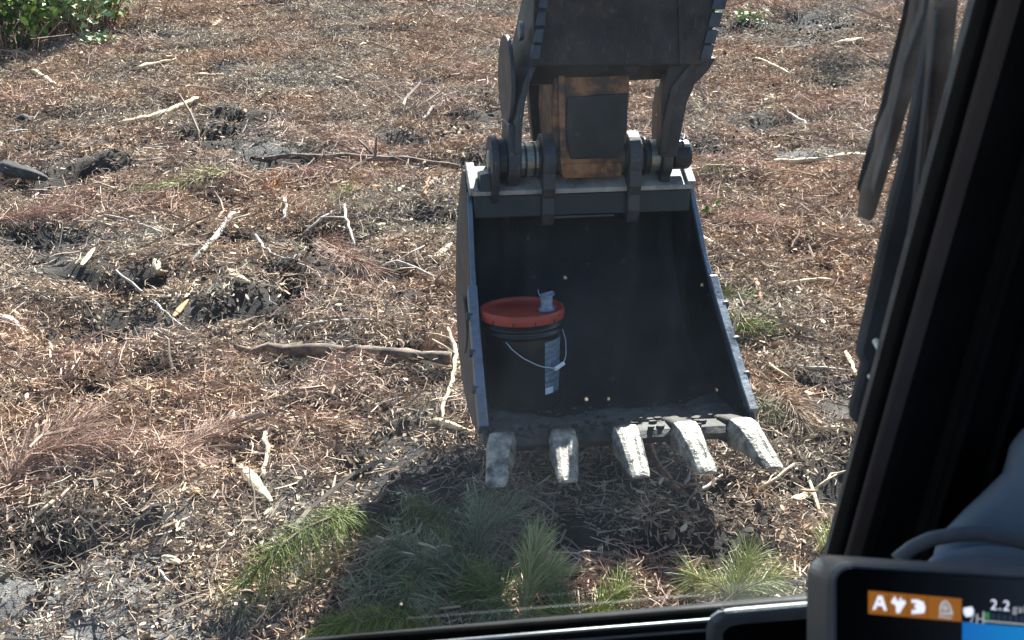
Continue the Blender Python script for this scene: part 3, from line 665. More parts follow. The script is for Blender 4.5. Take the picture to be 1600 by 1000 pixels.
bough([(700, 985, .05), (640, 968, .13), (590, 960, .16), (540, 968, .12), (505, 990, .05)], 'bright green drooping bough against the window sill, lower left', G, 640, .13, .003, .006, .8, .6, fwd=.3)
bough([(720, 905, .02), (705, 860, .06), (690, 815, .12), (670, 785, .14), (640, 792, .08)], 'green bough curling left in the bucket shadow', G, 520, .14, .003, .007, .6, .7, fwd=.35, side=((.4, -.6, -.6, .1, .2),))
bough([(740, 900, .02), (744, 860, .08), (745, 820, .14), (752, 785, .18)], 'blue green tuft standing in the shadow under the leftmost tooth', GB, 420, .14, .003, .007, .15, .7, fwd=.9, side=((.4, .7, .5, .3, .16),))
bough([(720, 930, .03), (690, 900, .06), (655, 870, .10), (610, 848, .10)], 'broad grey green bough crossing the shadow edge', GB, 700, .15, .003, .008, .3, .9, fwd=.5, side=((.3, -.8, -.4, .1, .3), (.6, -.2, -.9, .1, .25), (.2, .5, -.7, .1, .3)))
bough([(700, 960, .02), (730, 930, .05), (770, 905, .06), (800, 885, .05)], 'dark green bough low in the shadow at centre', GB, 500, .15, .003, .007, .3, .9, fwd=.6, side=((.5, -.6, .7, .1, .22),))
bough([(818, 965, .02), (822, 925, .10), (828, 885, .16), (838, 850, .22)], 'upright yellow green pine shoot in front of the middle teeth', GP, 420, .12, .003, .010, .1, .5, fwd=1.0, stem=M['w_cream'], side=((.3, .6, .4, .5, .12),))
bough([(800, 960, .02), (780, 930, .06), (745, 915, .07)], 'low green bough left of the upright yellow green shoot', G, 460, .15, .003, .006, .25, .9, fwd=.6)
bough([(900, 985, .03), (935, 950, .08), (962, 930, .09), (978, 915, .10)], 'bright green tuft alone in the right half of the shadow', G, 300, .11, .003, .006, .1, .8, fwd=.9, side=((.3, -.6, -.3, .2, .14),))
bough([(870, 990, .02), (878, 960, .06), (872, 925, .10)], 'small dark green sprig between shoot and bright tuft', GB, 200, .13, .003, .005, .15, .6, fwd=.9)
bough([(1135, 955, .02), (1150, 915, .06), (1162, 885, .09), (1172, 868, .11)], 'pale straw green tuft in the sun right of the shadow', GP, 420, .125, .003, .007, .2, .9, fwd=.8, side=((.3, .7, .2, .2, .16), (.3, -.7, .3, .2, .14)))
bough([(1280, 870, .02), (1290, 852, .06), (1302, 838, .08)], 'yellow green tuft with red needles beside the monitor', GP, 200, .11, .003, .006, .2, .9, fwd=.7)
bough([(1120, 470, .03), (1145, 462, .06), (1165, 466, .04)], 'small green tuft right of the bucket, upper of three', G, 150, .12, .0034, .006, .2, .7, fwd=.7)
bough([(1125, 500, .03), (1160, 505, .08), (1190, 512, .06), (1205, 520, .03)], 'spreading green tuft right of the bucket, middle of three', G, 260, .13, .0034, .006, .3, .8, fwd=.6)
bough([(1160, 620, .03), (1190, 622, .06), (1215, 650, .03)], 'dark green tuft by the side cutter end, lowest of three', GB, 180, .13, .0034, .006, .25, .8, fwd=.7)
bough([(1190, 600, .02), (1230, 620, .06), (1255, 660, .04)], 'dry tan pine bough right of the side cutter end', M['straw'], 380, .18, .0034, .008, .3, .6, fwd=.8)
bough([(375, 268, .04), (320, 276, .05), (270, 292, .04), (235, 298, .02)], 'faded green bough at the left end of the sapling', M['needle_pale'], 420, .2, .004, .008, .3, .6, fwd=.7)
bough([(420, 268, .03), (435, 280, .03), (430, 295, .02)], 'orange yellow dead bough under the sapling', M['needle_orange'], 160, .14, .004, .006, .3, .6)
bough([(1085, 272, .02), (1105, 270, .04), (1125, 270, .03)], 'mossy green tuft just right of the bucket top corner', M['needle_pale'], 240, .14, .004, .006, .2, .8)
bough([(560, 292, .0), (545, 300, .03), (530, 312, .02)], 'small mossy tuft below the middle of the sapling', M['needle_pale'], 160, .12, .004, .005, .2, .8)
bough([(0, 770, .04), (40, 715, .08), (90, 680, .08), (150, 655, .04)], 'dead red pine bough at the left edge, lower', M['straw_red'], 520, .2, .0035, .008, .3, .6, stem=M['w_red'], side=((.4, .8, .1, .1, .3),))
bough([(0, 345, .03), (50, 335, .06), (100, 325, .04)], 'dead red pine bough at the left edge, upper', M['straw_red'], 420, .2, .004, .007, .3, .7, stem=M['w_red'])
bough([(500, 372, .06), (540, 398, .09), (585, 425, .05)], 'dead red pine bough over a dark hollow left of the bucket', M['straw_red'], 480, .18, .0036, .007, .3, .6, stem=M['w_red'])
bough([(640, 560, .02), (675, 545, .06), (708, 525, .05)], 'rusty dead bough above the right end of the log', M['straw_red'], 300, .16, .0036, .006, .3, .7, stem=M['w_red'])
bough([(250, 725, .02), (300, 690, .05), (350, 668, .05)], 'tan dead bough left of the crooked pale stick', M['straw_red'], 320, .17, .0036, .006, .3, .6)
bough([(1100, 350, .02), (1150, 345, .05), (1200, 352, .03)], 'dead red bough on the slope right of the bucket', M['straw_red'], 300, .18, .004, .006, .3, .7)
bough([(20, 240, .01), (12, 235, .10), (5, 238, .05)], 'tan dead grassy tuft above the charred log end', M['straw'], 220, .2, .004, .006, .5, .8)

# ------------------------------------------------------------------ SHRUB and weeds at the top left
def shrub(cpx, cpy, w, h, nst, nlf, lf, label, cat, name, mat, group=None):
    b = onground(cpx, cpy); e = empty(name, b, label, cat, group); st = MB(); V = []; Fc = []
    for k in range(nst):
        a = random.random() * 2 * pi; r = w * .5 * random.random() ** .5; top = Vector((cos(a) * r, sin(a) * r * .8, h * (.5 + .5 * random.random())))
        base = b + Vector((cos(a) * r * .4, sin(a) * r * .3, -.02)); mid = base.lerp(b + top, .5) + Vector((random.gauss(0, .03), random.gauss(0, .03), .03)); pts = [base, mid, b + top]
        st.tube(pts, [.009 * h ** .5, .007 * h ** .5, .003], 5, .2); cps = resample(pts, 7)
        for j in range(nlf // nst):
            q = cps[random.randint(3, 6)] + Vector((random.gauss(0, .09), random.gauss(0, .09), random.gauss(0, .07))) * min(1.2, w)
            R = Matrix.Rotation(random.random() * 2 * pi, 3, 'Z') @ Matrix.Rotation(random.gauss(0, .6), 3, 'Y') @ Matrix.Rotation(random.gauss(0, .5), 3, 'X'); s_ = lf * (.6 + .7 * random.random()); o = len(V)
            for x, y, z in ((0, 0, 0), (.35, .26, .05), (.75, .24, .04), (1, 0, -.06), (.75, -.24, .04), (.35, -.26, .05), (.5, 0, 0)): V.append(q + R @ Vector((x * s_, y * s_, z * s_)))
            Fc += [(o, o + 1, o + 6), (o + 1, o + 2, o + 6), (o + 2, o + 3, o + 6), (o + 3, o + 4, o + 6), (o + 4, o + 5, o + 6), (o + 5, o, o + 6)]
    st.build('stems', M['w_brown'], e, True); m = MB(); m.v = [tuple(v) for v in V]; m.f = Fc; m.build('leaves', mat, e)
    return e
shrub(10, 84, 1.0, .9, 40, 1300, .085, 'broad leafy green shrub filling the top left corner', 'shrub', 'leafy_shrub', M['leaf'])
shrub(95, 62, .9, .8, 34, 900, .08, 'leafy shrub right of the corner shrub, paler tips', 'shrub', 'leafy_shrub', M['leaf_pale'])
shrub(155, 42, .7, .6, 28, 500, .07, 'low thin shrub at the right end of the thicket', 'shrub', 'leafy_shrub', M['leaf'])
shrub(152, 72, .34, .10, 10, 140, .05, 'small pale green weed in front of the thicket', 'weed', 'low_weed', M['leaf_pale'])
shrub(1165, 38, .4, .10, 10, 140, .05, 'small grey green weed on the far ground right of the thumb', 'weed', 'low_weed', M['leaf_pale'])
shrub(1110, 340, .10, .05, 4, 24, .04, 'tiny bright green sprout right of the bucket edge', 'weed', 'low_weed', M['leaf'])
for px, py, h, lab in [(12, 96, .35, 'dead brown stalks under the corner shrub, leftmost clump'), (70, 62, .5, 'dead brown stalks under the thicket, middle clump'), (108, 52, .5, 'dead brown stalks at the thicket, right clump'), (200, 30, .35, 'rusty dead stalks just right of the thicket')]:
    b = onground(px, py); e = empty('dead_stalks', b, lab, 'dead stalks', 'dead stalks around the thicket')
    for k in range(22):
        m = MB(); x = random.gauss(0, .16); y = random.gauss(0, .1); m.tube([b + Vector((x, y, -.02)), b + Vector((x * 1.2 + random.gauss(0, .05), y, h * .5)), b + Vector((x * 1.4 + random.gauss(0, .12), y, h * (.5 + .6 * random.random())))], [.007, .005, .003], 4); m.build('stalk', M['w_red'] if px == 200 else M['w_brown'], e, True)

# ------------------------------------------------------------------ BUCKET
BY, BP, BR = .157, -.227, .014
def rotm(yaw, pit, rol): return Matrix.Rotation(yaw, 3, 'Z') @ Matrix.Rotation(pit, 3, 'X') @ Matrix.Rotation(rol, 3, 'Y')
RB = rotm(BY, BP, BR); OB = Vector((.393, 4.379, .461 - (2.75 - H)))
def B(x, s, t): return OB + RB @ Vector((x, s, t))
bk = empty('excavator_bucket', OB, 'dark steel digging bucket with five teeth, its mouth facing the cab', 'bucket')
def wid(t): return .475 - .046 * min(1, max(0, t / .82))
prof = [(0, 0), (.15, .0), (.32, .006), (.46, .026), (.60, .07), (.74, .145), (.85, .245), (.93, .37), (.965, .50), (.965, .62), (.935, .73), (.88, .815), (.81, .86), (.74, .85)]
# finer curve
def crv(pr, n):
    P = [Vector((a, b, 0)) for a, b in pr]; out = []
    for i in range(len(P) - 1):
        p0, p1, p2, p3 = P[max(0, i - 1)], P[i], P[i + 1], P[min(len(P) - 1, i + 2)]
        for k in range(n):
            t = k / n; out.append(.5 * ((2 * p1) + (-p0 + p2) * t + (2 * p0 - 5 * p1 + 4 * p2 - p3) * t * t + (-p0 + 3 * p1 - 3 * p2 + p3) * t ** 3))
    out.append(P[-1]); return [(p_.x, p_.y) for p_ in out]
pf = crv(prof, 3)
def off(pr, d):
    out = []
    for i, (a, b) in enumerate(pr):
        a0, b0 = pr[max(0, i - 1)]; a1, b1 = pr[min(len(pr) - 1, i + 1)]; tx, ty = a1 - a0, b1 - b0; L = math.hypot(tx, ty); out.append((a + ty / L * d, b - tx / L * d))
    return out
po = off(pf, .020)
m = MB(); NXX = 12; rows = []
for (a, b), (c, d) in zip(pf, po):
    rows.append(([B(wid(b) * (2 * k / NXX - 1), a, b) for k in range(NXX + 1)], [B(wid(b) * (2 * k / NXX - 1), c, d) for k in range(NXX + 1)]))
o = 0
for inn, out in rows: m.v += [tuple(v) for v in inn] + [tuple(v) for v in out]
st_ = 2 * (NXX + 1)
for i in range(len(rows) - 1):
    for k in range(NXX):
        a = i * st_ + k; m.f.append((a, a + 1, a + st_ + 1, a + st_)); a += NXX + 1; m.f.append((a, a + st_, a + st_ + 1, a + 1))
    for k in (0, NXX): a = i * st_ + k; m.f.append((a, a + st_, a + st_ + NXX + 1, a + NXX + 1))
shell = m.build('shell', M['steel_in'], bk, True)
# side plates
mouth = [(.70, .80), (.645, .70), (.565, .56), (.46, .42), (.33, .28), (.20, .15), (.10, .05), (.02, -.01)]
def side_plate(sg):
    m = MB(); out = [(a, b) for a, b in po[2:]]; poly = [(.0, -.02), (.10, -.022)] + out[3:] + [(.74, .845)] + mouth
    xi = lambda b: sg * (wid(b) + .0); xo = lambda b: sg * (wid(b) + .020)
    L0 = [B(xi(b), a, b) for a, b in poly]; L1 = [B(xo(b), a, b) for a, b in poly]
    if sg > 0: L0, L1 = L0, L1
    m.loops([L0, L1]); pt = m.build('side_plate', M['steel_out'], bk, bevel=.003); return pt
sL = side_plate(-1); sR = side_plate(1)
# liners: inner skin of the side plates, dark like the shell
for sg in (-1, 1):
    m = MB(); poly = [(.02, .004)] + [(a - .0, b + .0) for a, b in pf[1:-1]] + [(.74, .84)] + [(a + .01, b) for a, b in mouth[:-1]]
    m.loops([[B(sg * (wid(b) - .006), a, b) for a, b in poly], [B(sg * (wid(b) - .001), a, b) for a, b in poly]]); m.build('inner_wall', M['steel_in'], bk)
# welded edge bars along the mouth and side cutters on their lower half
def edge_bar(sg, pts, wo, wi, dz, mat, name, bev=.004):
    m = MB(); ls = []
    for i, (a, b) in enumerate(pts):
        a0, b0 = pts[max(0, i - 1)]; a1, b1 = pts[min(len(pts) - 1, i + 1)]; tx, ty = a1 - a0, b1 - b0; L = math.hypot(tx, ty); nxm, nym = (ty / L, -tx / L)
        if nxm > 0: nxm, nym = -nxm, -nym
        x0, x1 = sg * (wid(b) - wi), sg * (wid(b) + wo)
        ls.append([B(x0, a + nxm * dz, b + nym * dz), B(x1, a + nxm * dz, b + nym * dz), B(x1, a - nxm * .03, b - nym * .03), B(x0, a - nxm * .03, b - nym * .03)])
    m.loops(ls); return m.build(name, mat, bk, bevel=bev)
for sg in (-1, 1):
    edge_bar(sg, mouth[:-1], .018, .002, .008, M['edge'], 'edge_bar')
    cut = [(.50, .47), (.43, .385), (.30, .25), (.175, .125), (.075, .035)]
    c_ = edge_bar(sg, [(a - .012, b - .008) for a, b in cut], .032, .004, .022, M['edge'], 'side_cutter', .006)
    for k, (a, b) in enumerate([(.40, .37), (.29, .255), (.18, .145)]):
        m = MB(); q = B(sg * (wid(b) + .03), a, b); ax = RB @ Vector((sg, 0, 0)); m.tube([q - ax * .01, q + ax * .014], .016, 6); m.build('bolt', M['steel_out'], c_, bevel=.002)
# wear ring on the outer left face
m = MB(); q = B(-(wid(.35) + .021), .62, .30); ax = RB @ Vector((-1, 0, 0)); m.tube([q, q + ax * .012], .11, 28); m.build('wear_disc', M['steel_out'], bk, bevel=.003)
# top box (torsion tube) with strip coloured pale to stand for sunlight on it
xe = .428
m = MB(); sec = [(.665, .700), (.665, .790), (.790, .855), (.79, .74)]
m.loops([[B(-xe, a, b) for a, b in sec], [B(xe, a, b) for a, b in sec]]); m.build('torsion_tube', M['grease'], bk, bevel=.006)
m = MB(); sec = [(.648, .788), (.644, .806), (.765, .896), (.785, .870)]
m.loops([[B(-xe - .004, a, b) for a, b in sec], [B(xe + .004, a, b) for a, b in sec]]); m.build('top_strip', M['top_strip'], bk, bevel=.003)
m = MB(); sec = [(.655, .692), (.655, .702), (.70, .702), (.70, .692)]
m.loops([[B(-.16, a, b) for a, b in sec], [B(.12, a, b) for a, b in sec]]); m.build('tube_lip', M['steel_out'], bk, bevel=.002)
for sg in (-1, 1):   # raised end blocks of the strip
    m = MB(); m.loops([[B(sg * (xe - .018), a, b) for a, b in ((.66, .79), (.642, .818), (.77, .912), (.79, .87))], [B(sg * (xe + .016), a, b) for a, b in ((.66, .79), (.642, .818), (.77, .912), (.79, .87))]]); m.build('strip_end', M['top_strip'], bk, bevel=.004)
# cutting lip
m = MB(); n_ = 30
ls = []
for k in range(n_ + 1):
    x = -.485 + .97 * k / n_; j = .006 * random.gauss(0, 1)
    ls.append([B(x, -.045 + j, -.010), B(x, -.02, .012), B(x, .07, .014 + .004 * random.random()), B(x, .10, .003), B(x, .10, -.036), B(x, -.03, -.034)])
m.loops(ls); m.build('cutting_edge', M['lip'], bk, bevel=.002)
# dried mud flakes on the lip
m = MB()
for k in range(70):
    x = random.uniform(-.46, .46); q = B(x, random.uniform(-.03, .12), .016 + .004 * random.random()); s_ = .006 + .014 * random.random()
    m.loops([[q + RB @ Vector((cos(a) * s_ * (.6 + .6 * random.random()), sin(a) * s_ * .7, z)) for a in (0, 1.1, 2.2, 3.2, 4.2, 5.3)] for z in (-.004, .004 + .004 * random.random())])
tag(m.build('mud_flakes', M['lip'], bk), kind='stuff')

m = MB(); vs = []; NX2, NS2 = 60, 14
for i in range(NS2 + 1):
    for k in range(NX2 + 1):
        x = -.462 + .924 * k / NX2; lim = .34 + .12 * fbm(x + 3, .5, 5, 3) + .10 * max(0, abs(x) - .25) / .2; s_ = .06 + (lim - .06) * i / NS2
        ti = float(np.interp(s_, [p_[0] for p_ in pf[:20]], [p_[1] for p_ in pf[:20]])); up = .007 * (1 - (i / NS2) ** 3) + .006 * float(fbm(x, s_, 16, 3)); up = max(.0015, up) if i < NS2 else -.002
        vs.append(B(x, s_, ti + up))
m.v = [tuple(v) for v in vs]
for i in range(NS2):
    for k in range(NX2): a = i * (NX2 + 1) + k; m.f.append((a, a + 1, a + NX2 + 2, a + NX2 + 1))
m.build('packed_soil', M['soil_dust'], bk, True)
m = MB()
for k in range(90):
    x = random.uniform(-.44, .44); s_ = random.uniform(.05, .42); q = B(x, s_, .012 + .03 * max(0, s_ - .3)); h = .003 + .008 * random.random() ** 2
    m.loops([[q + RB @ Vector((cos(a) * h * r_, sin(a) * h * r_, z * h)) for a in (0, 1.3, 2.5, 3.8, 5)] for z, r_ in ((-.5, .8), (.2, 1.1), (.7, .5))])
tag(m.build('soil_crumbs', M['soil_dust'], bk), kind='stuff')
# teeth: adapter + wedge tip, splayed towards the corners
pinA = []
teeth = [(-.43, -.062), (-.22, -.030), (-.005, .002), (.205, .025), (.405, .058)]
for i, (x0, dx) in enumerate(teeth):
    e = bpy.data.objects.new('tooth', None); COL.objects.link(e); e.parent = bk; e.location = B(x0, 0, 0); e.matrix_parent_inverse = Matrix.Translation(-bk.location)
    def sect(mbx, rows):
        ls = []
        for s_, w0, tt, tb in rows:
            w0 = w0 * .86; gr = .003 if -.235 < s_ < -.10 else .001; cx = x0 + dx * (-s_ / .25); w1 = w0 * .86
            ls.append([B(cx - w0, s_, tb), B(cx + w0, s_, tb), B(cx + w0, s_, tt * .6 + tb * .4), B(cx + w1 * .92, s_, tt - .004), B(cx + w1 * .5, s_, tt), B(cx + w1 * .22, s_, tt - gr), B(cx - w1 * .30, s_, tt - gr), B(cx - w1 * .5, s_, tt), B(cx - w1 * .92, s_, tt - .004), B(cx - w0, s_, tt * .6 + tb * .4)])
        return mbx.loops(ls)
    def par(o_):
        o_.parent = e; o_.matrix_parent_inverse = (Matrix.Translation(bk.location) @ Matrix.Translation(-bk.location) @ Matrix.Translation(e.location)).inverted(); return o_
    m = sect(MB(), [(.13, .040, .018, -.05), (.06, .050, .030, -.055), (-.02, .056, .036, -.055), (-.06, .054, .024, -.055)])
    par(m.build('adapter', M['lip'], None, bevel=.006))
    m = sect(MB(), [(-.03, .060, .040, -.055), (-.08, .058, .028, -.058), (-.14, .050, -.008, -.066), (-.195, .046, -.044, -.080), (-.235, .041, -.070, -.090), (-.250, .034, -.082, -.092)])
    tp = par(m.build('tip', M['tooth'], None, bevel=.006, seg=3)); 
    if i == 0: tag(tp, 'bluish shaded tooth tip')
# ears carrying the pins
PIN = None
def rays(px, py, depth): return at(px, py, depth)
EX = RB @ Vector((1, 0, 0)); 
PC = at(922, 246, 5.43)                 # pin centre
# assembly frame shared by ears, arm end and thumb
ezA = Vector((sin(BY), -cos(BY), .10)).normalized(); exA = Vector((cos(BY), sin(BY), -.012)).normalized(); eyA = ezA.cross(exA).normalized()
FA = Frame(PC, exA, eyA, ezA)
def UV(X, Y, z=0): p_ = FA.px(X, Y, z) - FA.o; return p_.dot(FA.ex), p_.dot(FA.ey)
def upx(X, z=0): return UV(X, 246, z)[0]
def disc_plate(mb, u0, u1, outline):
    """plate normal to the pin: outline is list of (y, z) in the assembly frame"""
    return mb.loops([[FA.w(u0, a, b) for a, b in outline], [FA.w(u1, a, b) for a, b in outline]])
def circ(cy, cz, r, a0, a1, n): return [(cy + r * sin(a0 + (a1 - a0) * k / n), cz + r * cos(a0 + (a1 - a0) * k / n)) for k in range(n + 1)]
# ear outline: round head at the pin, foot going down over the front of the tube
ear = circ(0, 0, .098, radians(-25), radians(205), 22) + [(-.08, -.13), (-.18, -.20), (-.26, -.10), (-.25, .05), (-.20, .07), (-.14, .07), (-.10, .09)]
for X0, X1 in ((843, 862), (976, 995)):
    m = MB(); disc_plate(m, upx(X0), upx(X1), ear); m.build('ear', M['iron_side'], bk, bevel=.004)
    m = MB(); u = upx(X0); u2 = upx(X1); m.tube([FA.w(u - .012, 0, 0), FA.w(u2 + .012, 0, 0)], .072, 26); m.build('ear_collar', M['grease'], bk, bevel=.004)
# keeper bracket at far left of the pin
m = MB(); disc_plate(m, upx(764), upx(776), circ(0, 0, .095, radians(-15), radians(195), 18) + [(-.12, -.07), (-.165, -.03), (-.165, .03), (-.12, .06)]); kp = m.build('keeper_plate', M['iron_side'], bk, bevel=.004)
m = MB(); FA.prism(m, [(750, 274), (768, 270), (782, 276), (782, 300), (750, 300)], -.03, .05); m.build('keeper_block', M['wiper_blue'], bk, bevel=.004)
# pin
m = MB(); m.tube([FA.w(upx(762), 0, 0), FA.w(upx(1072), 0, 0)], .040, 24); m.build('hinge_pin', M['bush'], bk, True)
m = MB(); m.tube([FA.w(upx(1046), 0, 0), FA.w(upx(1050), 0, 0), FA.w(upx(1073), 0, 0), FA.w(upx(1077), 0, 0)], [.050, .057, .057, .048], 24); pe = m.build('pin_end', M['grease'], bk, bevel=.002)
m = MB(); q = FA.w(upx(1064), .058, .01)
for k in range(9):
    a = random.random() * 6.28; m.tube([q, q + Vector((cos(a) * .02, -.005, abs(sin(a)) * .018 + .008))], [.003, .002], 4)
m.build('pin_wire', M['wire'], pe)

# ------------------------------------------------------------------ ARM END with links
arm = empty('dipper_stick', PC, 'rusty orange end of the digging arm pinned to the bucket, black plate on its front', 'excavator arm')
def pl(name, poly, z0, z1, mat, par_, bev=.004):
    m = MB(); FA.prism(m, poly, z0, z1); return m.build(name, mat, par_, bevel=bev)
pl('arm_body', [(869, 60), (984, 60), (984, 150), (979, 205), (971, 276), (877, 278), (867, 250), (862, 180)], -.26, .055, M['rust'], arm, .010)
pl('front_plate', [(887, 152), (981, 146), (980, 205), (964, 247), (892, 249), (884, 205)], .057, .066, M['grease'], arm, .003)
pl('side_rib', [(872, 118), (882, 118), (885, 255), (876, 262)], .057, .072, M['rust'], arm, .003)
pl('lower_flange', [(874, 256), (973, 254), (971, 277), (880, 279)], .057, .064, M['rust'], arm, .005)
m = MB(); m.tube([FA.w(upx(868), 0, 0), FA.w(upx(975), 0, 0)], .062, 30); m.build('arm_boss', M['rust'], arm, bevel=.006)
pl('link_bar', [(825, 126), (858, 130), (859, 215), (833, 222), (828, 170)], -.30, -.24, M['iron'], arm, .006)
pl('upper_arm', [(885, -90), (980, -90), (980, 75), (885, 75)], -.22, -.04, M['rust'], arm, .008)

# ------------------------------------------------------------------ THUMB
th = empty('excavator_thumb', PC, 'dark steel thumb clamped over the arm, two legs reaching down to the pin', 'excavator thumb')
pl('web_plate', [(836, -60), (1118, -60), (1112, 92), (1100, 101), (846, 103), (832, 106)], .10, .128, M['iron'], th, .006)
m = MB()   # sloping underside of the web
a = [FA.px(X_, Y_, .112) for X_, Y_ in ((836, 101), (1100, 99))]; b_ = [FA.px(X_, Y_, .02) for X_, Y_ in ((818, 134), (1085, 121))]
m.loops([[a[0], a[1], b_[1], b_[0]], [v + FA.ez * -.02 for v in (a[0], a[1], b_[1], b_[0])]]); m.build('under_plate', M['iron'], th, bevel=.004)
pl('web_rib', [(1058, -50), (1064, -50), (1070, 100), (1062, 101)], .128, .136, M['iron'], th, .002)
pl('weld_pad', [(970, 100), (1003, 100), (996, 114), (978, 113)], .02, .10, M['iron'], th, .003)
def lathe_leg(name, rows, zf, zb, thick, mat, mirror=False):
    """side plate: rows of (photo y, x of front edge, x of rear edge); thickness across"""
    m = MB(); A, Bk, A2, B2 = [], [], [], []
    for Y_, xf, xb in rows:
        p_ = FA.px(xf, Y_, zf); q = FA.px(xb, Y_, zb); A.append(p_); Bk.append(q); A2.append(p_ + FA.ex * thick); B2.append(q + FA.ex * thick)
    ls = [[A[i], A2[i], B2[i], Bk[i]] for i in range(len(rows))]
    m.loops(ls); return m.build(name, mat, th, bevel=.005)
lathe_leg('side_plate', [(-60, 852, 832), (0, 848, 815), (40, 842, 806), (80, 834, 797), (106, 828, 790), (130, 818, 788), (160, 811, 786), (200, 806, 785), (240, 805, 788)], .115, -.20, .024, M['iron_side'])
lathe_leg('side_plate', [(-60, 1112, 1080), (0, 1108, 1072), (60, 1100, 1062), (92, 1085, 1050), (112, 1068, 1040), (135, 1050, 1024), (165, 1042, 1019), (200, 1036, 1018), (240, 1033, 1018)], .115, -.20, .030, M['iron'])
# outer gusset of the right leg
pl('gusset', [(1046, 92), (1120, 90), (1106, 112), (1086, 132), (1074, 160), (1066, 200), (1058, 245), (1032, 245), (1034, 150)], .03, .098, M['iron'], th, .005)
def leg_end(X0, X1, pointed):
    m = MB(); top = [(.15, -.07), (.15, .085)]
    bot = circ(0, 0, .088, radians(10), radians(-55), 6) + [(-.128, .012), (-.128, -.012)] + circ(0, 0, .088, radians(235), radians(170), 6) if pointed else circ(0, 0, .10, radians(15), radians(-195), 16)
    disc_plate(m, upx(X0), upx(X1), top + bot); m.build('leg_end', M['iron_side'], th, bevel=.006)
leg_end(789, 808, False); leg_end(1028, 1044, True)
for X0, X1 in ((776, 789), (1003, 1012)):
    m = MB(); m.tube([FA.w(upx(X0), 0, 0), FA.w(upx(X1), 0, 0)], .086 if X0 < 800 else .074, 26); m.build('hub_ring', M['grease'], th, bevel=.004)
for X0, X1, r in ((810, 841, .064), (1012, 1028, .062)):
    m = MB(); m.tube([FA.w(upx(X0), 0, 0), FA.w(upx(X1), 0, 0)], r, 26); m.build('spacer_tube', M['bush'], th, bevel=.003)
for X0 in (817, 831):
    m = MB(); m.tube([FA.w(upx(X0), 0, 0), FA.w(upx(X0 + 3), 0, 0)], .067, 26); m.build('spacer_ring', M['grease'], th)
# pivot disc on the left side plate
c0 = FA.px(793, 125, -.06); m = MB(); m.tube([c0 - FA.ex * .012, c0 + FA.ex * .004], .17, 30); pd = m.build('pivot_disc', M['iron_side'], th, bevel=.004)
m = MB(); c0 = FA.px(817, 48, -.0); m.tube([c0 - FA.ex * .016, c0 + FA.ex * .0], .036, 18); m.build('plate_hole_ring', M['edge'], th, bevel=.002)
# serrations: blocks welded along both front edges, stepping outwards as they rise
for (y0, y1, xa, xb) in ((-34, -18, 850, 862), (-12, 8, 845, 858), (18, 35, 841, 854), (45, 62, 838, 850), (70, 88, 834, 846)):
    pl('serration', [(xa, y0), (xb, y0), (xb - 2, y1 + 5), (xa - 4, y1 + 5)], .10, .140, M['serr'], th, .003)
for (y0, y1, xa, xb) in ((-34, -18, 1124, 1142), (-10, 10, 1118, 1139), (20, 38, 1112, 1130), (47, 63, 1106, 1123), (70, 89, 1100, 1117)):
    pl('serration', [(xa, y0), (xb, y0), (xb - 6, y1 + 5), (xa - 6, y1 + 5)], .085, .140, M['serr'], th, .003)

# ------------------------------------------------------------------ PAIL standing in the bucket
px_, ps_, pt_ = -.28, .455, .026
Rp = rotm(BY, BP + radians(5), BR + radians(-1)); OP = B(px_, ps_, pt_)
def PP(r, a, z): return OP + Rp @ Vector((r * cos(a), r * sin(a), z))
pail = empty('bucket_pail', OP, 'black five gallon plastic pail with red lid standing inside the excavator bucket', 'pail')
def lathe(rows, n=48, a0=0, a1=2 * pi):
    m = MB(); full = abs(a1 - a0 - 2 * pi) < 1e-6; k_ = n if full else n + 1
    for r, z in rows: m.v += [tuple(PP(r, a0 + (a1 - a0) * k / n, z)) for k in range(k_)]
    for i in range(len(rows) - 1):
        for k in range(n):
            j = (k + 1) % k_ if full else k + 1; m.f.append((i * k_ + k, i * k_ + j, (i + 1) * k_ + j, (i + 1) * k_ + k))
    return m
RT = .151
lathe([(0, .002), (.126, .002), (.131, .008), (.141, .270), (.142, .282), (.150, .284), (.150, .290), (.142, .292), (.1425, .305), (.151, .307), (.151, .313), (.143, .315), (.1435, .345), (.141, .35), (0, .35)]).build('body', M['pail'], pail, True)
lid = lathe([(.1445, .332), (.1555, .332), (.1575, .337), (.1575, .362), (.155, .369), (.149, .371), (.144, .369), (.141, .360), (.138, .357), (.09, .357), (.086, .359), (.0, .359)], 64).build('lid', M['lid'], pail, True)
e_ = lid.modifiers.new('b', 'EDGE_SPLIT'); e_.split_angle = radians(50)
for k in range(12):
    a = 2 * pi * k / 12 + .15; m = MB(); q = PP(.1578, a, .341); m.box(q, (.0016, .003, .007), Rp @ Matrix.Rotation(a, 3, 'Z')); m.build('lid_notch', M['lid_dark'], lid)
# sticker on the right front, with a small white code block
aS0, aS1 = radians(-64), radians(-20)
lathe([(.1362, .105), (.1412, .262)], 10, aS0, aS1).build('sticker', M['sticker'], pail, True)
lathe([(.1366, .060), (.1372, .085)], 6, aS0, aS0 + radians(17)).build('sticker_block', M['white_plastic'], pail, True)
lathe([(.1362, .060), (.1367, .103)], 8, aS0, aS1 - radians(6)).build('sticker_lower', M['sticker'], pail, True)
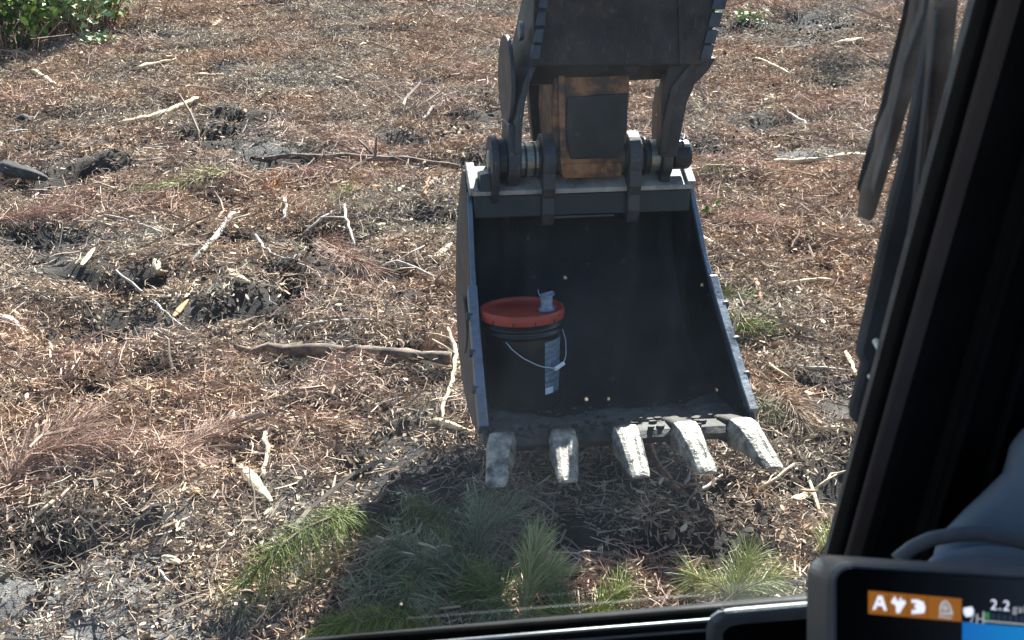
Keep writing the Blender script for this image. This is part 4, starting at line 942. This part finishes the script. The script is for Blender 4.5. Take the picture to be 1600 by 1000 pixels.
# bail handle
def hp(a, z, r=.150): return PP(r, a, z)
pts = [hp(radians(236), .272, .146), hp(radians(247), .245, .154), hp(radians(262), .215, .160), hp(radians(282), .183, .163), hp(radians(302), .165, .164), hp(radians(318), .158, .166), hp(radians(335), .185, .165), hp(radians(350), .235, .160), hp(radians(8), .285, .152)]
m = MB(); m.tube(resample(pts, 26), .0022, 6); hd = m.build('bail_handle', M['wire'], pail, True)
m = MB(); m.tube([hp(radians(305), .160, .166), hp(radians(322), .171, .170)], .0085, 10); m.build('grip', M['white_plastic'], hd, bevel=.002)
# spout cap with its wire pull on the lid
cz = .359; cx, cy = .085, -.045
def SP(r, a, z): return OP + Rp @ Vector((cx + r * cos(a), cy + r * sin(a), z))
m = MB(); n = 20; rws = [(.0, cz), (.030, cz), (.031, cz + .008), (.024, cz + .012), (.021, cz + .030), (.023, cz + .036), (.021, cz + .040), (.024, cz + .058), (.028, cz + .064), (.022, cz + .064), (.0, cz + .05)]
for r, z in rws: m.v += [tuple(SP(r, 2 * pi * k / n, z + (.004 * sin(4 * pi * k / n) if z > cz + .055 else 0))) for k in range(n)]
for i in range(len(rws) - 1):
    for k in range(n): m.f.append((i * n + k, i * n + (k + 1) % n, (i + 1) * n + (k + 1) % n, (i + 1) * n + k))
sp_ = m.build('spout_cap', M['spout'], pail, True)
m = MB(); m.tube([SP(.030, radians(160 + 20 * k), cz + .068 + .012 * cos(k * .9)) for k in range(12)], .0022, 5); m.build('pull_wire', M['spout'], sp_, True)

# ------------------------------------------------------------------ CAB
yw = radians(8.5); ln = radians(14)
exW = Vector((cos(yw), sin(yw), .010)).normalized(); es = Vector((-sin(yw), cos(yw), 0))
eyW = (-es * sin(ln) + Vector((0, 0, 1)) * cos(ln)).normalized(); ezW = exW.cross(eyW).normalized()
FW = Frame(at(900, 975, .92), exW, eyW, ezW)
cab = empty('excavator_cab', at(1300, 1100, .8), 'black cab interior and front window frame the photo is taken from', 'cab')
def cw(name, poly, z0, z1, mat, bev=.002, par_=None, seg=2):
    m = MB(); FW.prism(m, poly, z0, z1); return m.build(name, mat, par_ or cab, bevel=bev, seg=seg)
def strip(xa, xb, ya=-160, yb=1100):     # helper: polygon between two slanted lines given as (x at y=0, x at y=855)
    f = lambda t, Y_: t[0] + (t[1] - t[0]) * Y_ / 855
    return [(f(xa, ya), ya), (f(xb, ya), ya), (f(xb, yb), yb), (f(xa, yb), yb)]
# pillar layers, from the outside trim to the inner edge
cw('outer_trim', strip((1534, 1306), (1552, 1318)), -.028, -.012, M['trim'], .003)
cw('pillar_seal', strip((1549, 1314), (1572, 1330)), -.012, .006, M['seal'], .003)
cw('pillar_strip', strip((1564, 1326), (1601, 1353)), -.012, .009, M['brown_strip'], .002)
cw('pillar_inner', strip((1598, 1352), (1690, 1440)), -.012, .012, M['black'], .006)
cw('pillar_cover', strip((1684, 1436), (1900, 1760)), -.02, .022, M['black'], .01)
cw('pillar_rib', strip((1700, 1452), (1708, 1460)), .022, .030, M['black'], .003)
cw('pillar_rib', strip((1745, 1520), (1752, 1527)), .022, .030, M['black'], .003)
# sill
cw('sill', [(380, 1019), (560, 998), (900, 972), (1250, 944), (1420, 930), (1420, 1200), (380, 1200)], -.008, -.002, M['seal'], .003)
cw('sill_rail', [(600, 1011), (900, 986), (1120, 968), (1340, 950), (1340, 954), (1120, 972), (900, 990), (600, 1015)], -.002, -.0005, M['alu'], 0)
cw('sill_ledge', [(400, 1032), (900, 993), (1400, 954), (1400, 1200), (400, 1200)], -.002, .004, M['black'], .003)
cw('sill_groove', [(400, 1038), (900, 1001), (1180, 979), (1180, 982), (900, 1004), (400, 1042)], .004, .006, M['grey_plastic'], .0008)
# windshield
m = MB(); FW.prism(m, [(-700, -260), (1560, -260), (1560, 1120), (-700, 1120)], -.009, -.004)
ws = m.build('windshield', M['glass'], cab)
m = MB()
for X_, Y_, r in [(883, 435, 3), (916, 625, 5), (951, 624, 2.5), (1097, 446, 1.5), (627, 945, 4), (785, 905, 2), (1120, 610, 1.5)]:
    q = FW.px(X_, Y_, -.003); s_ = r * .30 / F
    m.loops([[q + FW.ex * cos(a) * s_ * (.6 + .7 * random.random()) + FW.ey * sin(a) * s_ * (.6 + .7 * random.random()) + FW.ez * z for a in [k * pi / 4 for k in range(8)]] for z in (-.0009, .0004)])
tag(m.build('dirt_specks', M['w_cream'], ws), kind='stuff')
# shell of the cab: roof, rear, floor, left pillar, and an unseen board added to block sun
def cbox(name, x0, x1, y0, y1, z0, z1, mat, bev=.01):
    m = MB(); R3 = Matrix.Rotation(yw, 3, 'Z'); c = R3 @ Vector(((x0 + x1) / 2, (y0 + y1) / 2, 0)); c.z = (z0 + z1) / 2
    m.box(c, ((x1 - x0) / 2, (y1 - y0) / 2, (z1 - z0) / 2), R3); return m.build(name, mat, cab, bevel=bev)
cbox('roof', -.75, .62, -1.05, .72, H + .42, H + .50, M['black'])
cbox('rear_panel', -.72, .60, -1.05, -1.0, H - 1.25, H + .42, M['black'])
cbox('cab_floor', -.75, .62, -1.05, .95, H - 1.35, H - 1.25, M['black'])
cbox('left_pillar', -.75, -.68, .70, .80, H - 1.25, H + .42, M['black'])
cbox('added_sun_blocker', -.66, .55, .655, .67, H + .04, H + .42, M['black'], .004)  # out of view, added to keep sun out of the cab
cbox('front_lower_panel', -.74, .61, .88, .91, H - 1.25, H - .64, M['black'])
cbox('right_lower_panel', .56, .60, -1.0, .90, H - 1.25, H - .30, M['black'])
m = MB(); m.tube([FW.px(X_, Y_, .007) for X_, Y_ in ((640, 1007), (900, 985), (1120, 967.5), (1345, 949.5))], .0011, 8); m.build('sill_wire_trim', M['alu'], cab, True)
# tray / grab handle on the sill
m = MB()
tp = [(1104, 1100), (1106, 990), (1112, 974), (1126, 963), (1150, 960), (1300, 947), (1330, 946), (1330, 1100)]
tr = cw('tray', tp, .004, .012, M['grey_plastic'], .006, seg=3)
cw('tray_recess', [(1128, 1100), (1130, 992), (1140, 982), (1160, 978), (1290, 968), (1290, 1100)], .012, .014, M['seal'], .002, tr)
cw('tray_knob', [(1124, 966), (1127, 960), (1133, 958), (1138, 961), (1139, 966)], .004, .01, M['black'], .002, tr)

# wiper outside the glass
wp = empty('wiper', FW.px(1345, 680, -.09), 'parked windshield wiper with dusty brown blade right of the glass', 'wiper')
def wq(name, poly, z0, z1, mat, bev=.003, par_=None):
    m = MB(); FW.prism(m, poly, z0, z1); return m.build(name, mat, par_ or wp, bevel=bev)
bl = wq('blade', [(1462, -60), (1440, -60), (1424, 40), (1404, 120), (1392, 175), (1375, 215), (1372, 245), (1351, 305), (1344, 343), (1364, 350), (1372, 330), (1384, 292), (1398, 248), (1414, 195), (1431, 140), (1455, 20)], -.100, -.090, M['wiper_brown'])
wq('blade_spine', [(1452, -60), (1440, 20), (1412, 100), (1392, 190), (1364, 300), (1366, 302), (1396, 192), (1416, 101), (1444, 20), (1456, -60)], -.090, -.084, M['trim'], .001, bl)
wq('blade_rubber', [(1440, -40), (1424, 40), (1404, 120), (1392, 175), (1371, 245), (1348, 310), (1350, 300), (1366, 245), (1387, 175), (1400, 118), (1421, 38), (1436, -40)], -.112, -.100, M['seal'], .001, bl)
wq('arm_cover', [(1512, -60), (1502, 0), (1496, 60), (1482, 200), (1470, 290), (1420, 500), (1400, 560), (1372, 660), (1352, 681), (1330, 656), (1329, 640), (1347, 572), (1340, 556), (1341, 545), (1360, 460), (1375, 392), (1393, 312), (1412, 240), (1432, 140), (1458, 0), (1470, -60)], -.074, -.066, M['wiper_blue'], .006)
wq('arm_rail', [(1500, 0), (1496, 60), (1483, 200), (1456, 320), (1436, 330), (1448, 200), (1452, 60), (1458, 0)], -.066, -.058, M['wiper_brown'], .005)
wq('arm_ridge', [(1462, 20), (1467, 20), (1452, 160), (1436, 320), (1412, 470), (1385, 620), (1381, 620), (1407, 470), (1430, 320), (1447, 160)], -.058, -.052, M['wiper_blue'], .002)
sp0 = wq('spring_housing', [(1447, 300), (1460, 303), (1424, 466), (1410, 462)], -.066, -.060, M['seal'], .001)
for k in range(22):
    t = k / 21; X_ = 1434 - t * 30 + 12; Y_ = 303 + t * 160
    a = FW.px(X_ - 1, Y_, -.057); b_ = FW.px(X_ + 12, Y_ - 2, -.057); m = MB(); m.tube([a, b_], .0013, 6); m.build('spring_coil', M['wiper_brown'], sp0, True)
for X_, Y_, r in ((1373, 541, 5), (1388, 524, 2.5), (1362, 595, 2.5)):
    m = MB(); q = FW.px(X_, Y_, -.057); m.tube([q - FW.ez * .006, q + FW.ez * .003], r * 1.0 / F, 12); m.build('arm_rivet', M['alu'], wp, bevel=.0006)

# console cover and hose at the right, behind the monitor
FC = Frame(at(1530, 800, .80), Vector((cos(.2), sin(.2), 0)), Vector((0, -.35, 1)), Vector((-.27, -.82, .5)))
FC.ex = Vector((1, 0, 0)) - FC.ez * FC.ez.x; FC.ex.normalize()
FC.ey = FC.ez.cross(FC.ex).normalized()
cv = empty('console_cover', at(1560, 860, .80), 'smooth blue grey moulded console rising behind the monitor at the right edge', 'console')
m = MB(); outl = [(1452, 905), (1462, 858), (1478, 828), (1510, 795), (1545, 762), (1572, 735), (1578, 715), (1584, 690), (1600, 668), (1640, 640), (1720, 620), (1720, 905)]
FC.prism(m, outl, -.05, 0); m.build('cover', M['cover'], cv, True, bevel=.024, seg=8)
m = MB(); FC.prism(m, [(1440, 905), (1450, 872), (1480, 860), (1540, 853), (1620, 858), (1720, 870), (1720, 905)], 0, .02); m.build('front_bulge', M['cover'], cv, True, bevel=.014, seg=6)
m = MB(); hpts = [FC.px(1400, 876, .03), FC.px(1425, 856, .03), FC.px(1455, 842, .03), FC.px(1495, 835, .03), FC.px(1535, 834, .03), FC.px(1580, 842, .03), FC.px(1640, 858, .03)]
m.tube(resample(hpts, 24), .0042, 12); hs = m.build('console_hose', M['grey_plastic'], None, True); tag(hs, 'dark rubber hose arching over the blue grey console behind the monitor', 'hose')

# ------------------------------------------------------------------ MONITOR
ym = radians(0)
exM = Vector((cos(ym), sin(ym), -.0)); ezM = Vector((sin(ym), -cos(ym), .55)).normalized(); eyM = ezM.cross(exM).normalized()
exM2 = (exM * cos(radians(-4)) + eyM * sin(radians(-4))).normalized()
FM = Frame(at(1430, 960, .62), exM2, ezM.cross(exM2), ezM)
mon = empty('display_monitor', at(1430, 1060, .64), 'cab display monitor at the lower right showing orange icons and a blue field', 'monitor')
def mq(name, poly, z0, z1, mat, bev=.0, par_=None, seg=2):
    m = MB(); FM.prism(m, poly, z0, z1); return m.build(name, mat, par_ or mon, bevel=bev, seg=seg)
def rnd(x0, y0, x1, y1, r, n=7, sl=.055, slb=.055):
    """top left rounded outline running off the frame"""
    out = [(x0, y1)]
    for k in range(n + 1):
        a = pi - (pi / 2) * k / n; out.append((x0 + r + r * cos(a), y0 + r - r * sin(a)))
    out += [(x1, y0 + (x1 - x0) * sl), (x1, y1)]; return out
mq('housing', rnd(1296, 878, 1950, 1330, 36, sl=.06), -.058, -.004, M['monitor'], .006, seg=4)
mq('bezel', rnd(1300, 882, 1940, 1320, 32, sl=.06), -.004, .0, M['monitor'], .0015)
mq('screen', rnd(1305, 887, 1920, 1300, 26, sl=.06), .0, .0012, M['screen'], .0005)
def line_y(X_, y0=922): return (X_ - 1357) * .0865 + y0
def quad(x0, x1, t0, t1): return [(x0, line_y(x0, t0)), (x1, line_y(x1, t0)), (x1, line_y(x1, t1)), (x0, line_y(x0, t1))]
scr = [c for c in mon.children if c.name.startswith('screen')][0]
ICX = [(1357, 1387.5), (1388.5, 1417.5), (1418.5, 1449), (1450, 1502.5)]
for x0, x1 in ICX: mq('icon_tile', quad(x0, x1, 923, 959), .0014, .0018, M['e_orange'], 0, scr)
def icon(name, x0, x1, polys, mat=None):
    mb = MB()
    for pg in polys:
        P_ = [(x0 + (x1 - x0) * u, line_y(x0 + (x1 - x0) * u, 923) + 36 * v) for u, v in pg]; FM.prism(mb, P_, .0019, .0022)
    return mb.build(name, mat or M['e_white'], scr)
icon('icon_letter', *ICX[0], [[(.22, .80), (.36, .80), (.62, .18), (.5, .18)], [(.5, .18), (.72, .18), (.95, .80), (.80, .80)], [(.38, .48), (.78, .48), (.80, .62), (.34, .62)]])
icon('icon_power', *ICX[1], [[(.12, .42), (.35, .12), (.42, .28), (.6, .45), (.5, .6), (.3, .5)], [(.4, .35), (.9, .28), (.92, .42), (.75, .62), (.6, .85), (.42, .86), (.40, .6)], [(.55, .28), (.68, .15), (.72, .3)]])
icon('icon_work', *ICX[2], [[(.2, .22), (.5, .2), (.8, .28), (.9, .5), (.85, .75), (.6, .8), (.2, .84), (.22, .66), (.42, .66), (.42, .56), (.3, .5), (.42, .44), (.42, .36), (.2, .36)]])
icon('icon_frame', ICX[3][0], ICX[3][1], [[(.34, .62), (.40, .62), (.44, .34), (.52, .2), (.52, .12), (.42, .2), (.35, .38)], [(.52, .12), (.52, .2), (.62, .34), (.66, .62), (.74, .62), (.68, .35), (.60, .18)], [(.34, .66), (.74, .62), (.76, .74), (.34, .78)], [(.32, .84), (.72, .84), (.72, .90), (.32, .90)]], M['e_grey'])
icon('icon_lamp', ICX[3][0], ICX[3][1], [[(.44, .42), (.52, .30), (.6, .42), (.58, .58), (.46, .58)]], M['e_grey'])
mq('blue_field', quad(1504, 1940, 959, 1200), .0014, .0018, M['e_blue'], 0, scr)
mq('gauge_line', quad(1536, 1940, 953.5, 955.5), .0014, .0018, M['e_grey'], 0, scr)
mq('gauge_line', [(1536, line_y(1536, 940)), (1538, line_y(1538, 940)), (1538, line_y(1538, 954)), (1536, line_y(1536, 954))], .0014, .0018, M['e_grey'], 0, scr)
mq('gauge_level', quad(1540, 1546, 941, 951), .0014, .0018, M['e_green'], 0, scr)
for k in range(12): mq('gauge_cell', quad(1549 + 9 * k, 1555 + 9 * k, 942, 951), .0014, .0018, M['e_dark'], 0, scr)
mq('pump_icon', [(1506, 950), (1519, 948), (1522, 955), (1518, 963), (1510, 964), (1506, 958)], .0014, .0018, M['e_white'], 0, scr)
def text(s, px, py, size_px, mat, name):
    cu = bpy.data.curves.new(name, 'FONT'); cu.body = s; cu.size = size_px * .62 / F * 1.12; cu.extrude = .0001; cu.materials.append(mat); cu.space_character = 1.15
    o = bpy.data.objects.new(name, cu); COL.objects.link(o)
    p_ = FM.px(px, py, .0016)
    sl = (FM.px(px + 60, py + 60 * .0865, .0016) - p_).normalized(); up = FM.ez.cross(sl)
    Mx = Matrix((sl, up, FM.ez)).transposed().to_4x4(); Mx.translation = p_
    bpy.context.view_layer.update(); me = bpy.data.meshes.new_from_object(o.evaluated_get(bpy.context.evaluated_depsgraph_get())); bpy.data.objects.remove(o)
    me.transform(Mx); o = bpy.data.objects.new(name, me); COL.objects.link(o); me.materials.clear(); me.materials.append(mat)
    o.parent = mon; o.matrix_parent_inverse = Matrix.Translation(-mon.location)
    return o
text('2.2', 1547, 957 - 5, 20, M['e_white'], 'reading'); text('gal', 1582, 960 - 4, 15, M['e_grey'], 'unit_text')
text('/H', 1516, 973, 19, M['e_grey'], 'rate_text')
